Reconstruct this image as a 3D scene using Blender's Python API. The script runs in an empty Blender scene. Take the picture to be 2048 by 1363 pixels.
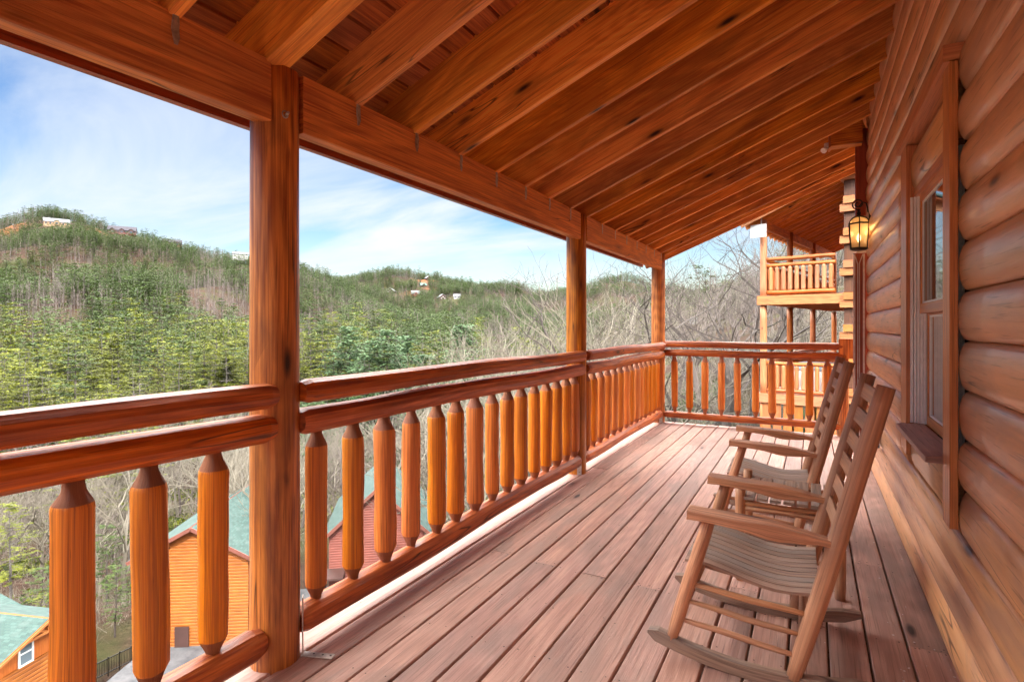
import bpy, math, random
import numpy as np
from mathutils import Vector, Matrix
R=math.radians; PI=math.pi
rng=random.Random(7); nr=np.random.default_rng(11)
C=bpy.context.scene.collection
scene=bpy.context.scene
# ------------------------------------------------ surveying helpers (photo pixel -> world point at a known depth)
F=1118.0; HZ=653.0; H=1.35; A0=math.atan(599/F); ca,sa=math.cos(A0),math.sin(A0)
def at(u,d,v=None,z=None):
    xc=(u-1024)/F*d
    zz=z if v is None else H+(HZ-v)*d/F
    return Vector((xc*ca-d*sa, xc*sa+d*ca, zz if zz is not None else 0))
# ------------------------------------------------ materials
def nmat(name):
    m=bpy.data.materials.new(name); m.use_nodes=True
    nt=m.node_tree; b=nt.nodes['Principled BSDF']; return m,nt,b
def N(nt,t,**k):
    n=nt.nodes.new(t)
    for a,v in k.items():
        if a in n.inputs: n.inputs[a].default_value=v
        else: setattr(n,a,v)
    return n
def L(nt,a,b): nt.links.new(a,b)
def ramp(nt,src,p0,p1,c0=(0,0,0,1),c1=(1,1,1,1),mid=None):
    r=nt.nodes.new('ShaderNodeValToRGB'); e=r.color_ramp.elements
    e[0].position=p0;e[1].position=p1;e[0].color=c0;e[1].color=c1
    if mid:
        for p,c in mid:
            q=e.new(p); q.color=c
    L(nt,src,r.inputs['Fac']); return r.outputs['Color']
def mix(nt,fac,a,b,bt='MIX'):
    n=nt.nodes.new('ShaderNodeMix'); n.data_type='RGBA'; n.blend_type=bt
    for s,x in ((n.inputs[0],fac),(n.inputs[6],a),(n.inputs[7],b)):
        if isinstance(x,(int,float)): s.default_value=x
        elif isinstance(x,tuple): s.default_value=x if len(x)==4 else x+(1,)
        else: L(nt,x,s)
    return n.outputs[2]
def mth(nt,op,a,b=None,c=None):
    n=nt.nodes.new('ShaderNodeMath'); n.operation=op
    for i,x in enumerate((a,b,c)):
        if x is None: continue
        if isinstance(x,(int,float)): n.inputs[i].default_value=x
        else: L(nt,x,n.inputs[i])
    return n.outputs[0]
def wood(name,base,dark,stain=None,rough=.5,knot=.5,crack=.3,grain=1.0,var=.25,bump=.35,coat=0,stain_amt=.5,fine=34,bevel=.004,knotcol=(.02,.006,.003)):
    m,nt,b=nmat(name)
    uv=N(nt,'ShaderNodeUVMap'); uv.uv_map='UVMap'
    pc=N(nt,'ShaderNodeUVMap'); pc.uv_map='pc'
    sp=N(nt,'ShaderNodeSeparateXYZ'); L(nt,pc.outputs[0],sp.inputs[0])
    def mp(sx,sy):
        q=N(nt,'ShaderNodeMapping'); q.inputs['Scale'].default_value=(sx,sy,1); L(nt,uv.outputs[0],q.inputs[0])
        return q.outputs[0]
    g1=N(nt,'ShaderNodeTexNoise',Scale=1.0,Detail=6.0,Roughness=.65,Distortion=.6); L(nt,mp(1.6,fine*2.3),g1.inputs['Vector'])
    g2=N(nt,'ShaderNodeTexNoise',Scale=1.0,Detail=3.0,Roughness=.55,Distortion=1.6); L(nt,mp(.9,12),g2.inputs['Vector'])
    wv=N(nt,'ShaderNodeTexNoise',Scale=1.0,Detail=0.0,Distortion=.3); L(nt,mp(.5,3.2),wv.inputs['Vector'])
    ring=mth(nt,'SINE',mth(nt,'MULTIPLY',wv.outputs[0],95.0))
    ring=mth(nt,'MULTIPLY_ADD',ring,.5,.5)
    gg=mth(nt,'ADD',mth(nt,'MULTIPLY',ramp(nt,g1.outputs[0],.38,.64),.62),mth(nt,'MULTIPLY',ring,.22))
    gg=mth(nt,'ADD',gg,mth(nt,'MULTIPLY',ramp(nt,g2.outputs[0],.38,.62),.25))
    gm=mth(nt,'MULTIPLY_ADD',mth(nt,'SUBTRACT',gg,.5),grain*1.35,.5)
    col=mix(nt,ramp(nt,gm,.0,1.0),dark,base)
    if stain:
        s=N(nt,'ShaderNodeTexNoise',Scale=1.0,Detail=5.0,Roughness=.6,Distortion=.8); L(nt,mp(1.1,4.5),s.inputs['Vector'])
        col=mix(nt,mth(nt,'MULTIPLY',ramp(nt,s.outputs[0],.46,.62),stain_amt),col,stain)
    fk=N(nt,'ShaderNodeTexNoise',Scale=1.0,Detail=2.0,Roughness=.5); L(nt,mp(3.2,fine*5.0),fk.inputs['Vector'])
    fq=ramp(nt,fk.outputs[0],.60,.68); col=mix(nt,mth(nt,'MULTIPLY',fq,.55),col,tuple(c*.4 for c in dark))
    # per piece tone
    br=mth(nt,'MULTIPLY_ADD',sp.outputs[0],var*2,1-var)
    hs=N(nt,'ShaderNodeHueSaturation'); L(nt,br,hs.inputs['Value']); L(nt,mth(nt,'MULTIPLY_ADD',sp.outputs[1],.006,.497),hs.inputs['Hue'])
    L(nt,mth(nt,'MULTIPLY_ADD',sp.outputs[1],.1,.95),hs.inputs['Saturation']); L(nt,col,hs.inputs['Color']); col=hs.outputs[0]
    h=gm
    if knot:
        vo=N(nt,'ShaderNodeTexVoronoi',Scale=1.0); vo.inputs['Randomness'].default_value=1; L(nt,mp(2.2,8),vo.inputs['Vector'])
        gate=N(nt,'ShaderNodeSeparateColor'); L(nt,vo.outputs['Color'],gate.inputs[0])
        gt=mth(nt,'LESS_THAN',gate.outputs[0],knot*.6)
        k=mth(nt,'MULTIPLY',ramp(nt,vo.outputs['Distance'],.07,.17,(1,1,1,1),(0,0,0,1)),gt)
        k2=mth(nt,'MULTIPLY',ramp(nt,vo.outputs['Distance'],.12,.42,(.6,.6,.6,1),(0,0,0,1)),gt)
        col=mix(nt,k2,col,tuple(c*.55 for c in dark)); col=mix(nt,k,col,knotcol)
        h=mth(nt,'SUBTRACT',h,mth(nt,'MULTIPLY',k,.8))
    if crack:
        cn=N(nt,'ShaderNodeTexNoise',Scale=1.0,Detail=2.0,Roughness=.5,Distortion=.4); L(nt,mp(.55,9),cn.inputs['Vector'])
        ab=mth(nt,'ABSOLUTE',mth(nt,'SUBTRACT',cn.outputs[0],.5))
        cg=N(nt,'ShaderNodeTexNoise',Scale=1.0,Detail=1.0); L(nt,mp(.9,2.3),cg.inputs['Vector'])
        k=mth(nt,'MULTIPLY',ramp(nt,ab,.002,.009,(1,1,1,1),(0,0,0,1)),ramp(nt,cg.outputs[0],.62-crack*.2,.66-crack*.2))
        col=mix(nt,mth(nt,'MULTIPLY',k,.85),col,(.02,.008,.004)); h=mth(nt,'SUBTRACT',h,mth(nt,'MULTIPLY',k,1.5))
    L(nt,col,b.inputs['Base Color'])
    rr=mth(nt,'MULTIPLY_ADD',g1.outputs[0],.25,rough-.12); L(nt,rr,b.inputs['Roughness'])
    if coat: b.inputs['Coat Weight'].default_value=coat; b.inputs['Coat Roughness'].default_value=.22
    bu=N(nt,'ShaderNodeBump',Strength=bump,Distance=.004); L(nt,h,bu.inputs['Height'])
    if bevel:
        bv=N(nt,'ShaderNodeBevel',Radius=bevel); bv.samples=3; L(nt,bv.outputs[0],bu.inputs['Normal'])
    L(nt,bu.outputs[0],b.inputs['Normal'])
    return m
def plain(name,col,rough=.6,metal=0,noise=.15,scale=30,bump=.1,spec=.5):
    m,nt,b=nmat(name); tc=N(nt,'ShaderNodeTexCoord')
    n=N(nt,'ShaderNodeTexNoise',Scale=float(scale),Detail=4.0); L(nt,tc.outputs['Object'],n.inputs['Vector'])
    c=mix(nt,ramp(nt,n.outputs[0],.3,.7),tuple(x*(1-noise) for x in col),tuple(min(1,x*(1+noise)) for x in col))
    L(nt,c,b.inputs['Base Color']); b.inputs['Roughness'].default_value=rough; b.inputs['Metallic'].default_value=metal
    b.inputs['Specular IOR Level'].default_value=spec
    if bump:
        bu=N(nt,'ShaderNodeBump',Strength=bump,Distance=.01); L(nt,n.outputs[0],bu.inputs['Height']); L(nt,bu.outputs[0],b.inputs['Normal'])
    return m
M={}
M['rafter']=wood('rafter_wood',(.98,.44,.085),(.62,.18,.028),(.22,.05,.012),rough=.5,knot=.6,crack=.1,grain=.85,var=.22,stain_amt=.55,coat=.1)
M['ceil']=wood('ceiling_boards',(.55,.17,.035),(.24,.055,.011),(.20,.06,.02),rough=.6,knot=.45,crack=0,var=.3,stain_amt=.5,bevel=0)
M['beam']=wood('beam_wood',(.86,.32,.06),(.42,.10,.017),(.32,.09,.03),rough=.5,knot=.25,crack=.1,var=.12,stain_amt=.4)
M['post']=wood('post_log',(.76,.27,.045),(.28,.065,.011),(.13,.04,.012),rough=.42,knot=.5,crack=.55,var=.1,stain_amt=.55,coat=.25,fine=26)
M['rail']=wood('rail_log',(.66,.17,.026),(.26,.042,.008),(.18,.035,.010),rough=.5,knot=.3,crack=.55,var=.15,stain_amt=.5,coat=.12,fine=22)
M['bal']=wood('baluster_log',(.90,.31,.022),(.50,.11,.010),(.30,.065,.010),rough=.42,knot=.35,crack=.5,var=.14,stain_amt=.6,coat=.15,fine=26)
M['neck']=wood('baluster_tenon',(.55,.20,.085),(.33,.105,.045),rough=.65,knot=0,crack=0,var=.15,bump=.9,fine=55)
M['deck']=wood('deck_board_wood',(.60,.345,.265),(.36,.185,.145),(.26,.19,.16),rough=.62,knot=.18,crack=0,grain=.75,var=.15,stain_amt=.5,fine=32,bump=.5)
M['siding']=wood('log_siding',(.84,.44,.215),(.62,.285,.125),(.34,.21,.17),rough=.45,knot=.3,crack=.3,grain=.6,var=.13,stain_amt=.42,coat=.3,fine=16,bevel=0,knotcol=(.10,.04,.02))
M['trim']=wood('window_trim',(.68,.27,.09),(.45,.14,.045),rough=.45,knot=.12,crack=.05,var=.1,coat=.2)
M['casing']=wood('red_casing',(.38,.06,.015),(.22,.03,.009),rough=.4,knot=.05,crack=0,var=.1,coat=.3)
M['pale']=plain('pale_trim_paint',(.62,.55,.55),.4)
M['chair']=wood('chair_wood',(.68,.34,.17),(.42,.18,.085),(.26,.16,.12),rough=.5,knot=.1,crack=0,var=.14,stain_amt=.5,coat=.1,fine=40)
M['chairg']=wood('weathered_chair_wood',(.42,.27,.19),(.22,.13,.095),(.32,.28,.25),rough=.65,knot=.08,crack=.2,var=.16,stain_amt=.6,fine=40)
M['nb']=wood('neighbour_wood',(.46,.165,.045),(.30,.09,.022),(.2,.08,.035),rough=.5,knot=.3,crack=.25,var=.14,stain_amt=.35,bevel=0)
M['nbp']=wood('neighbour_pale_wood',(.46,.185,.075),(.28,.10,.035),rough=.6,knot=.25,crack=.3,var=.15,bevel=0)
M['nbd']=wood('neighbour_dark_log',(.10,.035,.012),(.05,.016,.006),rough=.6,knot=.2,crack=.3,var=.15,bevel=0)
M['nbr']=wood('neighbour_rail',(0.446,0.137,0.0288),(0.288,0.072,0.0144),rough=.5,knot=.2,crack=.2,var=.14,bevel=0)
M['metal']=plain('galvanised_steel',(.42,.41,.40),.45,.7,.3,60)
M['bracket']=plain('painted_bracket',(.55,.50,.45),.5,.2,.3,40)
M['iron']=plain('black_iron',(.02,.018,.017),.45,.5,.2,60)
M['white']=plain('white_paint',(.88,.88,.87),.4,0,.05)
M['vinyl']=plain('grey_vinyl',(.62,.64,.63),.4,0,.05)
M['greybox']=plain('grey_plastic',(.13,.17,.20),.45,0,.05)
M['dark']=plain('shade_black',(.015,.012,.01),.8,0,.1)  # near-black colour standing in for shade
M['nail']=plain('nail_head',(.03,.018,.014),.7,0,.1)
M['soil']=plain('red_clay',(.45,.17,.07),.9,0,.25,.6)
def tealroof():
    m,nt,b=nmat('teal_shingles'); uv=N(nt,'ShaderNodeUVMap'); uv.uv_map='UVMap'
    br=N(nt,'ShaderNodeTexBrick'); L(nt,uv.outputs[0],br.inputs['Vector'])
    br.inputs['Scale'].default_value=1; br.inputs['Brick Width'].default_value=.32; br.inputs['Row Height'].default_value=.15
    br.inputs['Mortar Size'].default_value=.012; br.inputs['Color1'].default_value=(0.018,0.042,0.035,1); br.inputs['Color2'].default_value=(0.042,0.082,0.07,1)
    br.inputs['Mortar'].default_value=(.018,.05,.045,1)
    n=N(nt,'ShaderNodeTexNoise',Scale=1.4,Detail=5.0); L(nt,uv.outputs[0],n.inputs['Vector'])
    c=mix(nt,ramp(nt,n.outputs[0],.5,.72),br.outputs[0],(.055,.085,.075)); 
    n2=N(nt,'ShaderNodeTexNoise',Scale=22.0,Detail=3.0); L(nt,uv.outputs[0],n2.inputs['Vector'])
    c=mix(nt,.35,c,ramp(nt,n2.outputs[0],.35,.65,(.35,.35,.35,1),(1.0,1.0,1.0,1)),'MULTIPLY')
    L(nt,c,b.inputs['Base Color']); b.inputs['Roughness'].default_value=.85
    bu=N(nt,'ShaderNodeBump',Strength=.5,Distance=.02); L(nt,br.outputs[0],bu.inputs['Height']); L(nt,bu.outputs[0],b.inputs['Normal'])
    return m
M['teal']=tealroof()
M['greyroof']=plain('grey_metal_roof',(0.279,0.291,0.31),.4,.2,.15,.8)
M['darkroof']=plain('dark_shingles',(.035,.03,.04),.8,0,.3,1.5)
M['whiteroof']=plain('pale_roof',(0.16,0.165,0.18),.5,0,.08,.8)
M['greenroof']=plain('green_roof',(0.112,0.223,0.174),.6,0,.1,.8)
M['redwall']=plain('far_red_wall',(.17,.028,.02),.6,0,.2,.8)
M['brownwall']=plain('far_brown_wall',(.05,.022,.018),.6,0,.3,.8)
M['tanwall']=plain('far_tan_wall',(0.31,0.186,0.112),.6,0,.2,.8)
M['whitewall']=plain('far_white_wall',(.30,.30,.29),.6,0,.05,.8)
M['farglass']=plain('far_window_glass',(.05,.06,.08),.1,0,.1,1)
def clap(name,c1,c2,period,axis='v'):
    m,nt,b=nmat(name); uv=N(nt,'ShaderNodeUVMap'); uv.uv_map='UVMap'
    s=N(nt,'ShaderNodeSeparateXYZ'); L(nt,uv.outputs[0],s.inputs[0])
    t=mth(nt,'FRACT',mth(nt,'DIVIDE',s.outputs[1 if axis=='v' else 0],period))
    prof=mth(nt,'SINE',mth(nt,'MULTIPLY',t,PI))
    n=N(nt,'ShaderNodeTexNoise',Scale=.9,Detail=5.0); L(nt,uv.outputs[0],n.inputs['Vector'])
    q=N(nt,'ShaderNodeMapping'); q.inputs['Scale'].default_value=(1.5,14,1) if axis=='v' else (14,1.5,1); L(nt,uv.outputs[0],q.inputs[0])
    n3=N(nt,'ShaderNodeTexNoise',Scale=1.0,Detail=5.0); L(nt,q.outputs[0],n3.inputs['Vector'])
    c=mix(nt,ramp(nt,n3.outputs[0],.3,.7),c2,c1)
    c=mix(nt,mth(nt,'MULTIPLY',ramp(nt,n.outputs[0],.4,.65),.35),c,tuple(x*.6 for x in c2))
    L(nt,c,b.inputs['Base Color'])
    b.inputs['Roughness'].default_value=.5
    bu=N(nt,'ShaderNodeBump',Strength=1.0,Distance=.035 if axis=='v' else .02); L(nt,mth(nt,'POWER',prof,.35) if axis=='v' else mth(nt,'POWER',prof,.08),bu.inputs['Height']); L(nt,bu.outputs[0],b.inputs['Normal'])
    return m
M['orangelog']=clap('orange_log_siding',(0.372,0.12,0.018),(0.252,0.066,0.0096),.21)
M['redlog']=clap('red_log_siding',(.23,.07,.05),(.15,.04,.03),.2)
M['orangebat']=clap('orange_board_batten',(0.468,0.132,0.021),(0.36,0.084,0.012),.3,'u')
def asphalt():
    m,nt,b=nmat('asphalt'); tc=N(nt,'ShaderNodeTexCoord')
    n=N(nt,'ShaderNodeTexNoise',Scale=.8,Detail=8.0,Roughness=.7); L(nt,tc.outputs['Object'],n.inputs['Vector'])
    c=ramp(nt,n.outputs[0],.35,.65,(0.042,0.045,0.051,1),(0.114,0.114,0.12,1)); L(nt,c,b.inputs['Base Color']); b.inputs['Roughness'].default_value=.75
    return m
M['asphalt']=asphalt()
M['barge']=plain('reddish_brown_trim',(.15,.05,.035),.6,0,.15,2)
M['panel']=plain('off_white_panel',(.42,.43,.43),.5,0,.05)
M['concrete']=plain('concrete',(0.27,0.258,0.24),.8,0,.2,3)
def ground_mat():
    m,nt,b=nmat('forest_floor'); tc=N(nt,'ShaderNodeTexCoord')
    def nz(s,d=6,ro=.6):
        n=N(nt,'ShaderNodeTexNoise',Scale=s,Detail=float(d),Roughness=ro); L(nt,tc.outputs['Object'],n.inputs['Vector']); return n.outputs[0]
    c=mix(nt,ramp(nt,nz(.9,8,.75),.3,.7),(.022,.015,.011),(.085,.050,.036))
    c=mix(nt,mth(nt,'MULTIPLY',ramp(nt,nz(.12,5),.5,.66),.6),c,(.065,.058,.045))
    c=mix(nt,mth(nt,'MULTIPLY',ramp(nt,nz(.05,4),.5,.62),.6),c,(.045,.055,.018))
    c=mix(nt,ramp(nt,nz(.33,7,.7),.68,.71),c,(.12,.115,.105))
    at_=N(nt,'ShaderNodeAttribute'); at_.attribute_name='soil'
    c=mix(nt,at_.outputs['Fac'],c,mix(nt,nz(1.2),(.20,.075,.03),(.28,.12,.06)))
    L(nt,c,b.inputs['Base Color']); b.inputs['Roughness'].default_value=.95; b.inputs['Specular IOR Level'].default_value=.05
    bu=N(nt,'ShaderNodeBump',Strength=.8,Distance=.3); L(nt,nz(1.5,8,.7),bu.inputs['Height']); L(nt,bu.outputs[0],b.inputs['Normal'])
    return m
M['ground']=ground_mat()
M['rock']=plain('grey_rock',(0.18,0.174,0.168),.9,0,.45,.7,.6)
def leaf(name,c1,c2,trans=.25):
    m,nt,b=nmat(name); pc=N(nt,'ShaderNodeUVMap'); pc.uv_map='pc'
    s=N(nt,'ShaderNodeSeparateXYZ'); L(nt,pc.outputs[0],s.inputs[0])
    oi=N(nt,'ShaderNodeObjectInfo')
    t=mth(nt,'ADD',mth(nt,'MULTIPLY',s.outputs[0],.75),mth(nt,'MULTIPLY',oi.outputs['Random'],.35))
    c=mix(nt,ramp(nt,t,.1,1.0),c1,c2)
    L(nt,c,b.inputs['Base Color']); b.inputs['Roughness'].default_value=.7; b.inputs['Specular IOR Level'].default_value=.25
    tr=N(nt,'ShaderNodeBsdfTranslucent'); L(nt,c,tr.inputs['Color']); ms=N(nt,'ShaderNodeMixShader'); ms.inputs[0].default_value=trans
    L(nt,b.outputs[0],ms.inputs[1]); L(nt,tr.outputs[0],ms.inputs[2]); L(nt,ms.outputs[0],nt.nodes['Material Output'].inputs['Surface'])
    return m
M['pineY']=leaf('yellow_green_needles',(0.022,0.036,0.005),(0.19,0.205,0.018))
M['pineG']=leaf('green_needles',(.016,.032,.008),(.085,.125,.028))
M['pineB']=leaf('blue_green_needles',(.035,.075,.032),(.12,.19,.09))
M['bark']=plain('grey_bark',(0.0992,0.0868,0.0775),.9,0,.4,6,.3)
M['barkd']=plain('dark_bark',(0.062,0.0496,0.0434),.9,0,.4,6,.3)
M['barkl']=plain('pale_bark',(0.31,0.291,0.254),.9,0,.25,6,.3)
M['twig']=leaf('pinkish_grey_twigs',(0.0806,0.062,0.0558),(0.167,0.136,0.124),.1)
M['brush']=leaf('pale_brush_twigs',(.06,.05,.038),(.21,.185,.145),.1)
def glass_dark():
    m,nt,b=nmat('window_glass'); b.inputs['Base Color'].default_value=(.02,.022,.025,1); b.inputs['Roughness'].default_value=.03
    b.inputs['IOR'].default_value=1.9
    return m
M['glass']=glass_dark()
def glass_thin(name,col=(1,1,1),fac=None):
    m,nt,b=nmat(name); g=N(nt,'ShaderNodeBsdfGlossy',Roughness=.02); t=N(nt,'ShaderNodeBsdfTransparent'); t.inputs[0].default_value=col+(1,)
    fr=N(nt,'ShaderNodeFresnel',IOR=1.5); ms=N(nt,'ShaderNodeMixShader'); L(nt,fr.outputs[0],ms.inputs[0]); L(nt,t.outputs[0],ms.inputs[1]); L(nt,g.outputs[0],ms.inputs[2])
    L(nt,ms.outputs[0],nt.nodes['Material Output'].inputs['Surface']); return m
M['thin']=glass_thin('clear_pane',(.85,.88,.9))
def seeded():
    m,nt,b=nmat('amber_seeded_glass'); t=N(nt,'ShaderNodeBsdfTranslucent'); t.inputs[0].default_value=(.5,.36,.2,1)
    tr=N(nt,'ShaderNodeBsdfTransparent'); tr.inputs[0].default_value=(.95,.75,.5,1)
    ms=N(nt,'ShaderNodeMixShader'); ms.inputs[0].default_value=.45; L(nt,t.outputs[0],ms.inputs[1]); L(nt,tr.outputs[0],ms.inputs[2])
    g=N(nt,'ShaderNodeBsdfGlossy',Roughness=.1); m2=N(nt,'ShaderNodeMixShader'); m2.inputs[0].default_value=.1
    L(nt,ms.outputs[0],m2.inputs[1]); L(nt,g.outputs[0],m2.inputs[2]); L(nt,m2.outputs[0],nt.nodes['Material Output'].inputs['Surface']); return m
M['amber']=seeded()
def emis(name,c,s):
    m,nt,b=nmat(name); b.inputs['Emission Color'].default_value=c+(1,); b.inputs['Emission Strength'].default_value=s; b.inputs['Base Color'].default_value=(.8,.7,.5,1); return m
M['bulb']=emis('lit_bulb',(1,.72,.42),4)
M['curtain']=clap('blind_slats',(.36,.38,.40),(.12,.13,.15),.045,'u')
# ------------------------------------------------ mesh builder
class MB:
    def __init__(s): s.v=[];s.f=[];s.uv=[];s.pc=[];s.mi=[];s.sm=[]
    def face(s,pts,uvs,pc,mi=0,sm=False):
        b=len(s.v); s.v+= [tuple(p) for p in pts]; s.f.append(tuple(range(b,b+len(pts)))); s.uv+=uvs; s.pc+=[pc]*len(pts); s.mi.append(mi); s.sm.append(sm)
    def sweep(s,pts,prof,scl=None,up=None,mi=0,cap=True,smooth=False,jit=0,pc=None,mif=None,uo=None,capmi=None,tang=False,nj=2):
        pts=[Vector(p) for p in pts]; n=len(pts); k=len(prof)
        ax=(pts[-1]-pts[0]).normalized()
        upv=Vector(up) if up else (Vector((0,0,1)) if abs(ax.z)<.9 else Vector((0,1,0)))
        if pc is None: pc=(rng.random(),rng.random())
        if uo is None: uo=(rng.random()*50,rng.random()*50)
        J=None
        if jit:
            ctrl=[[rng.gauss(0,jit) for _ in range(k)] for _ in range(max(2,n//nj+1))]
            J=[]
            for i in range(n):
                t=i/(n-1)*(len(ctrl)-1); a=min(int(t),len(ctrl)-2); q=t-a
                J.append([1+ctrl[a][j]*(1-q)+ctrl[a+1][j]*q for j in range(k)])
        base=len(s.v); cum=0
        per=[0]
        for j in range(k):
            a=prof[j];b_=prof[(j+1)%k]; per.append(per[-1]+math.hypot(a[0]-b_[0],a[1]-b_[1]))
        us=[]
        for i,p in enumerate(pts):
            if i: cum+=(p-pts[i-1]).length
            us.append(cum)
            t=ax
            if tang:
                t=(pts[min(i+1,n-1)]-pts[max(i-1,0)]).normalized()
            sd=t.cross(upv)
            if sd.length<1e-4: sd=t.cross(Vector((1,0,0)))
            sd.normalize(); uu=sd.cross(t).normalized()
            sc=scl[i] if scl else 1
            if not isinstance(sc,(tuple,list)): sc=(sc,sc)
            for j,(a,b_) in enumerate(prof):
                f_=J[i][j] if J else 1
                s.v.append(tuple(p+sd*(a*sc[0]*f_)+uu*(b_*sc[1]*f_)))
        for i in range(n-1):
            for j in range(k):
                j2=(j+1)%k
                s.f.append((base+i*k+j,base+i*k+j2,base+(i+1)*k+j2,base+(i+1)*k+j))
                u0,u1=us[i]+uo[0],us[i+1]+uo[0]; v0,v1=per[j]+uo[1],per[j+1]+uo[1]
                s.uv+=[(u0,v0),(u0,v1),(u1,v1),(u1,v0)]; s.pc+=[pc]*4
                s.mi.append(mif(i) if mif else mi); s.sm.append(smooth)
        if cap:
            for i,rev in ((0,True),(n-1,False)):
                idx=[base+i*k+j for j in range(k)]
                if rev: idx=idx[::-1]
                s.f.append(tuple(idx)); 
                pr=prof[::-1] if rev else prof
                s.uv+=[(a+uo[0],b_+uo[1]) for a,b_ in pr]; s.pc+=[pc]*k
                s.mi.append(capmi if capmi is not None else (mif(min(i,n-2)) if mif else mi)); s.sm.append(False)
    def box(s,x0,x1,y0,y1,z0,z1,ax='y',mi=0,pc=None):
        cx,cy,cz=(x0+x1)/2,(y0+y1)/2,(z0+z1)/2; hx,hy,hz=abs(x1-x0)/2,abs(y1-y0)/2,abs(z1-z0)/2
        if ax=='y': s.sweep([(cx,min(y0,y1),cz),(cx,max(y0,y1),cz)],rect(hx,hz),mi=mi,pc=pc)
        elif ax=='x': s.sweep([(min(x0,x1),cy,cz),(max(x0,x1),cy,cz)],rect(hy,hz),mi=mi,pc=pc)
        else: s.sweep([(cx,cy,min(z0,z1)),(cx,cy,max(z0,z1))],rect(hx,hy),up=(0,1,0),mi=mi,pc=pc)
    def bar(s,p0,p1,w,h,up=None,mi=0,pc=None): s.sweep([p0,p1],rect(w/2,h/2),up=up,mi=mi,pc=pc)
    def tube(s,pts,r,k=8,scl=None,mi=0,smooth=True,pc=None,tang=True): s.sweep(pts,ring(r,k),scl=scl,mi=mi,smooth=smooth,pc=pc,tang=tang)
    def build(s,name,mats,parent=None,loc=None,**props):
        me=bpy.data.meshes.new(name); me.from_pydata(s.v,[],s.f)
        u=me.uv_layers.new(name='UVMap'); u.data.foreach_set('uv',[c for q in s.uv for c in q])
        u=me.uv_layers.new(name='pc'); u.data.foreach_set('uv',[c for q in s.pc for c in q])
        me.polygons.foreach_set('material_index',s.mi); me.polygons.foreach_set('use_smooth',s.sm)
        for m in (mats if isinstance(mats,(list,tuple)) else [mats]): me.materials.append(M[m] if isinstance(m,str) else m)
        me.update(); o=bpy.data.objects.new(name,me); C.objects.link(o)
        if parent: o.parent=parent
        if loc: o.location=loc
        for k,v in props.items(): o[k]=v
        return o
def rect(a,b): return [(-a,-b),(a,-b),(a,b),(-a,b)]
def ring(r,k=12,ph=0): return [(r*math.cos(2*PI*j/k+ph),r*math.sin(2*PI*j/k+ph)) for j in range(k)]
def tag(o,label=None,cat=None,group=None,kind=None):
    for k,v in (('label',label),('category',cat),('group',group),('kind',kind)):
        if v: o[k]=v
    return o
def empty(name,loc,label,cat,group=None,rz=0):
    o=bpy.data.objects.new(name,None); C.objects.link(o); o.location=loc; o.rotation_euler=(0,0,rz); o.empty_display_size=.2
    return tag(o,label,cat,group)
def copy_tree(o,parent=None,mp=None):
    c=o.copy(); C.objects.link(c); c.parent=parent
    for ch in list(kids.get(o.name,[])): copy_tree(ch,c)
    return c
kids={}
def lerp(a,b,t): return a+(b-a)*t
def line(p0,p1,n,wob=0):
    p0,p1=Vector(p0),Vector(p1); out=[]
    ph=rng.random()*6; ph2=rng.random()*6
    for i in range(n+1):
        t=i/n; p=p0.lerp(p1,t); w=math.sin(t*PI)
        out.append(p+Vector((0,0,wob*w*math.sin(t*7+ph)))+Vector((wob*.6*w*math.sin(t*5+ph2),0,0)))
    return out
# =============================================== THE PORCH
# ---- deck
XW=.506; XL=-2.06; Y0=-2.6; YE=8.06; ZR=2.385; SL=.41
def roofz(x): return ZR+SL*(x+1.85)
db=MB(); gaps=[XW-.1478*k for k in range(0,18)]
joint={0:[2.885,6.1],1:[3.756,6.9],2:[],3:[2.88],4:[5.4],5:[3.1],6:[],7:[6.4],8:[2.886],9:[],10:[2.889],11:[6.6],12:[2.902],13:[],14:[2.927],15:[5.1],16:[],17:[]}
nails=[]
for k in range(18):
    x1=XW-.1478*k-.0045; x0=XW-.1478*(k+1)+.0045
    if k==0: x1=.506
    if x0<-2.0: x0=XL; 
    if x1<-2.05: break
    ys=[Y0]+joint.get(k,[])+[YE]
    for a,b in zip(ys[:-1],ys[1:]):
        z=rng.uniform(-.0012,.0012); w=rng.uniform(-.0012,.0012)
        prof=[(-(x1-x0)/2+.0,-.035),((x1-x0)/2,-.035),((x1-x0)/2,-.004),((x1-x0)/2-.004,0),(-(x1-x0)/2+.004,0),(-(x1-x0)/2,-.004)]
        db.sweep([((x0+x1)/2+w,a+.0015,z),((x0+x1)/2+w,b-.0015,z)],prof,mi=0)
    js=[y*.406-2.4 for y in range(26)]
    for y in js:
        for q in (.03,.115):
            if rng.random()<.85: nails.append((x0+q+rng.uniform(-.008,.008),y+rng.uniform(-.015,.015)))
    for y in joint.get(k,[]):
        for q in (.025,.07,.12):
            for e in (-.02,.02): nails.append((x0+q+rng.uniform(-.006,.006),y+e+rng.uniform(-.006,.006)))
for x,y in nails:
    r=rng.uniform(.003,.0045); p=[(x+r*math.cos(a*PI/3),y+r*math.sin(a*PI/3),.0022) for a in range(6)]
    db.face(p,[(0,0)]*6,(0,0),1)
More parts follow.
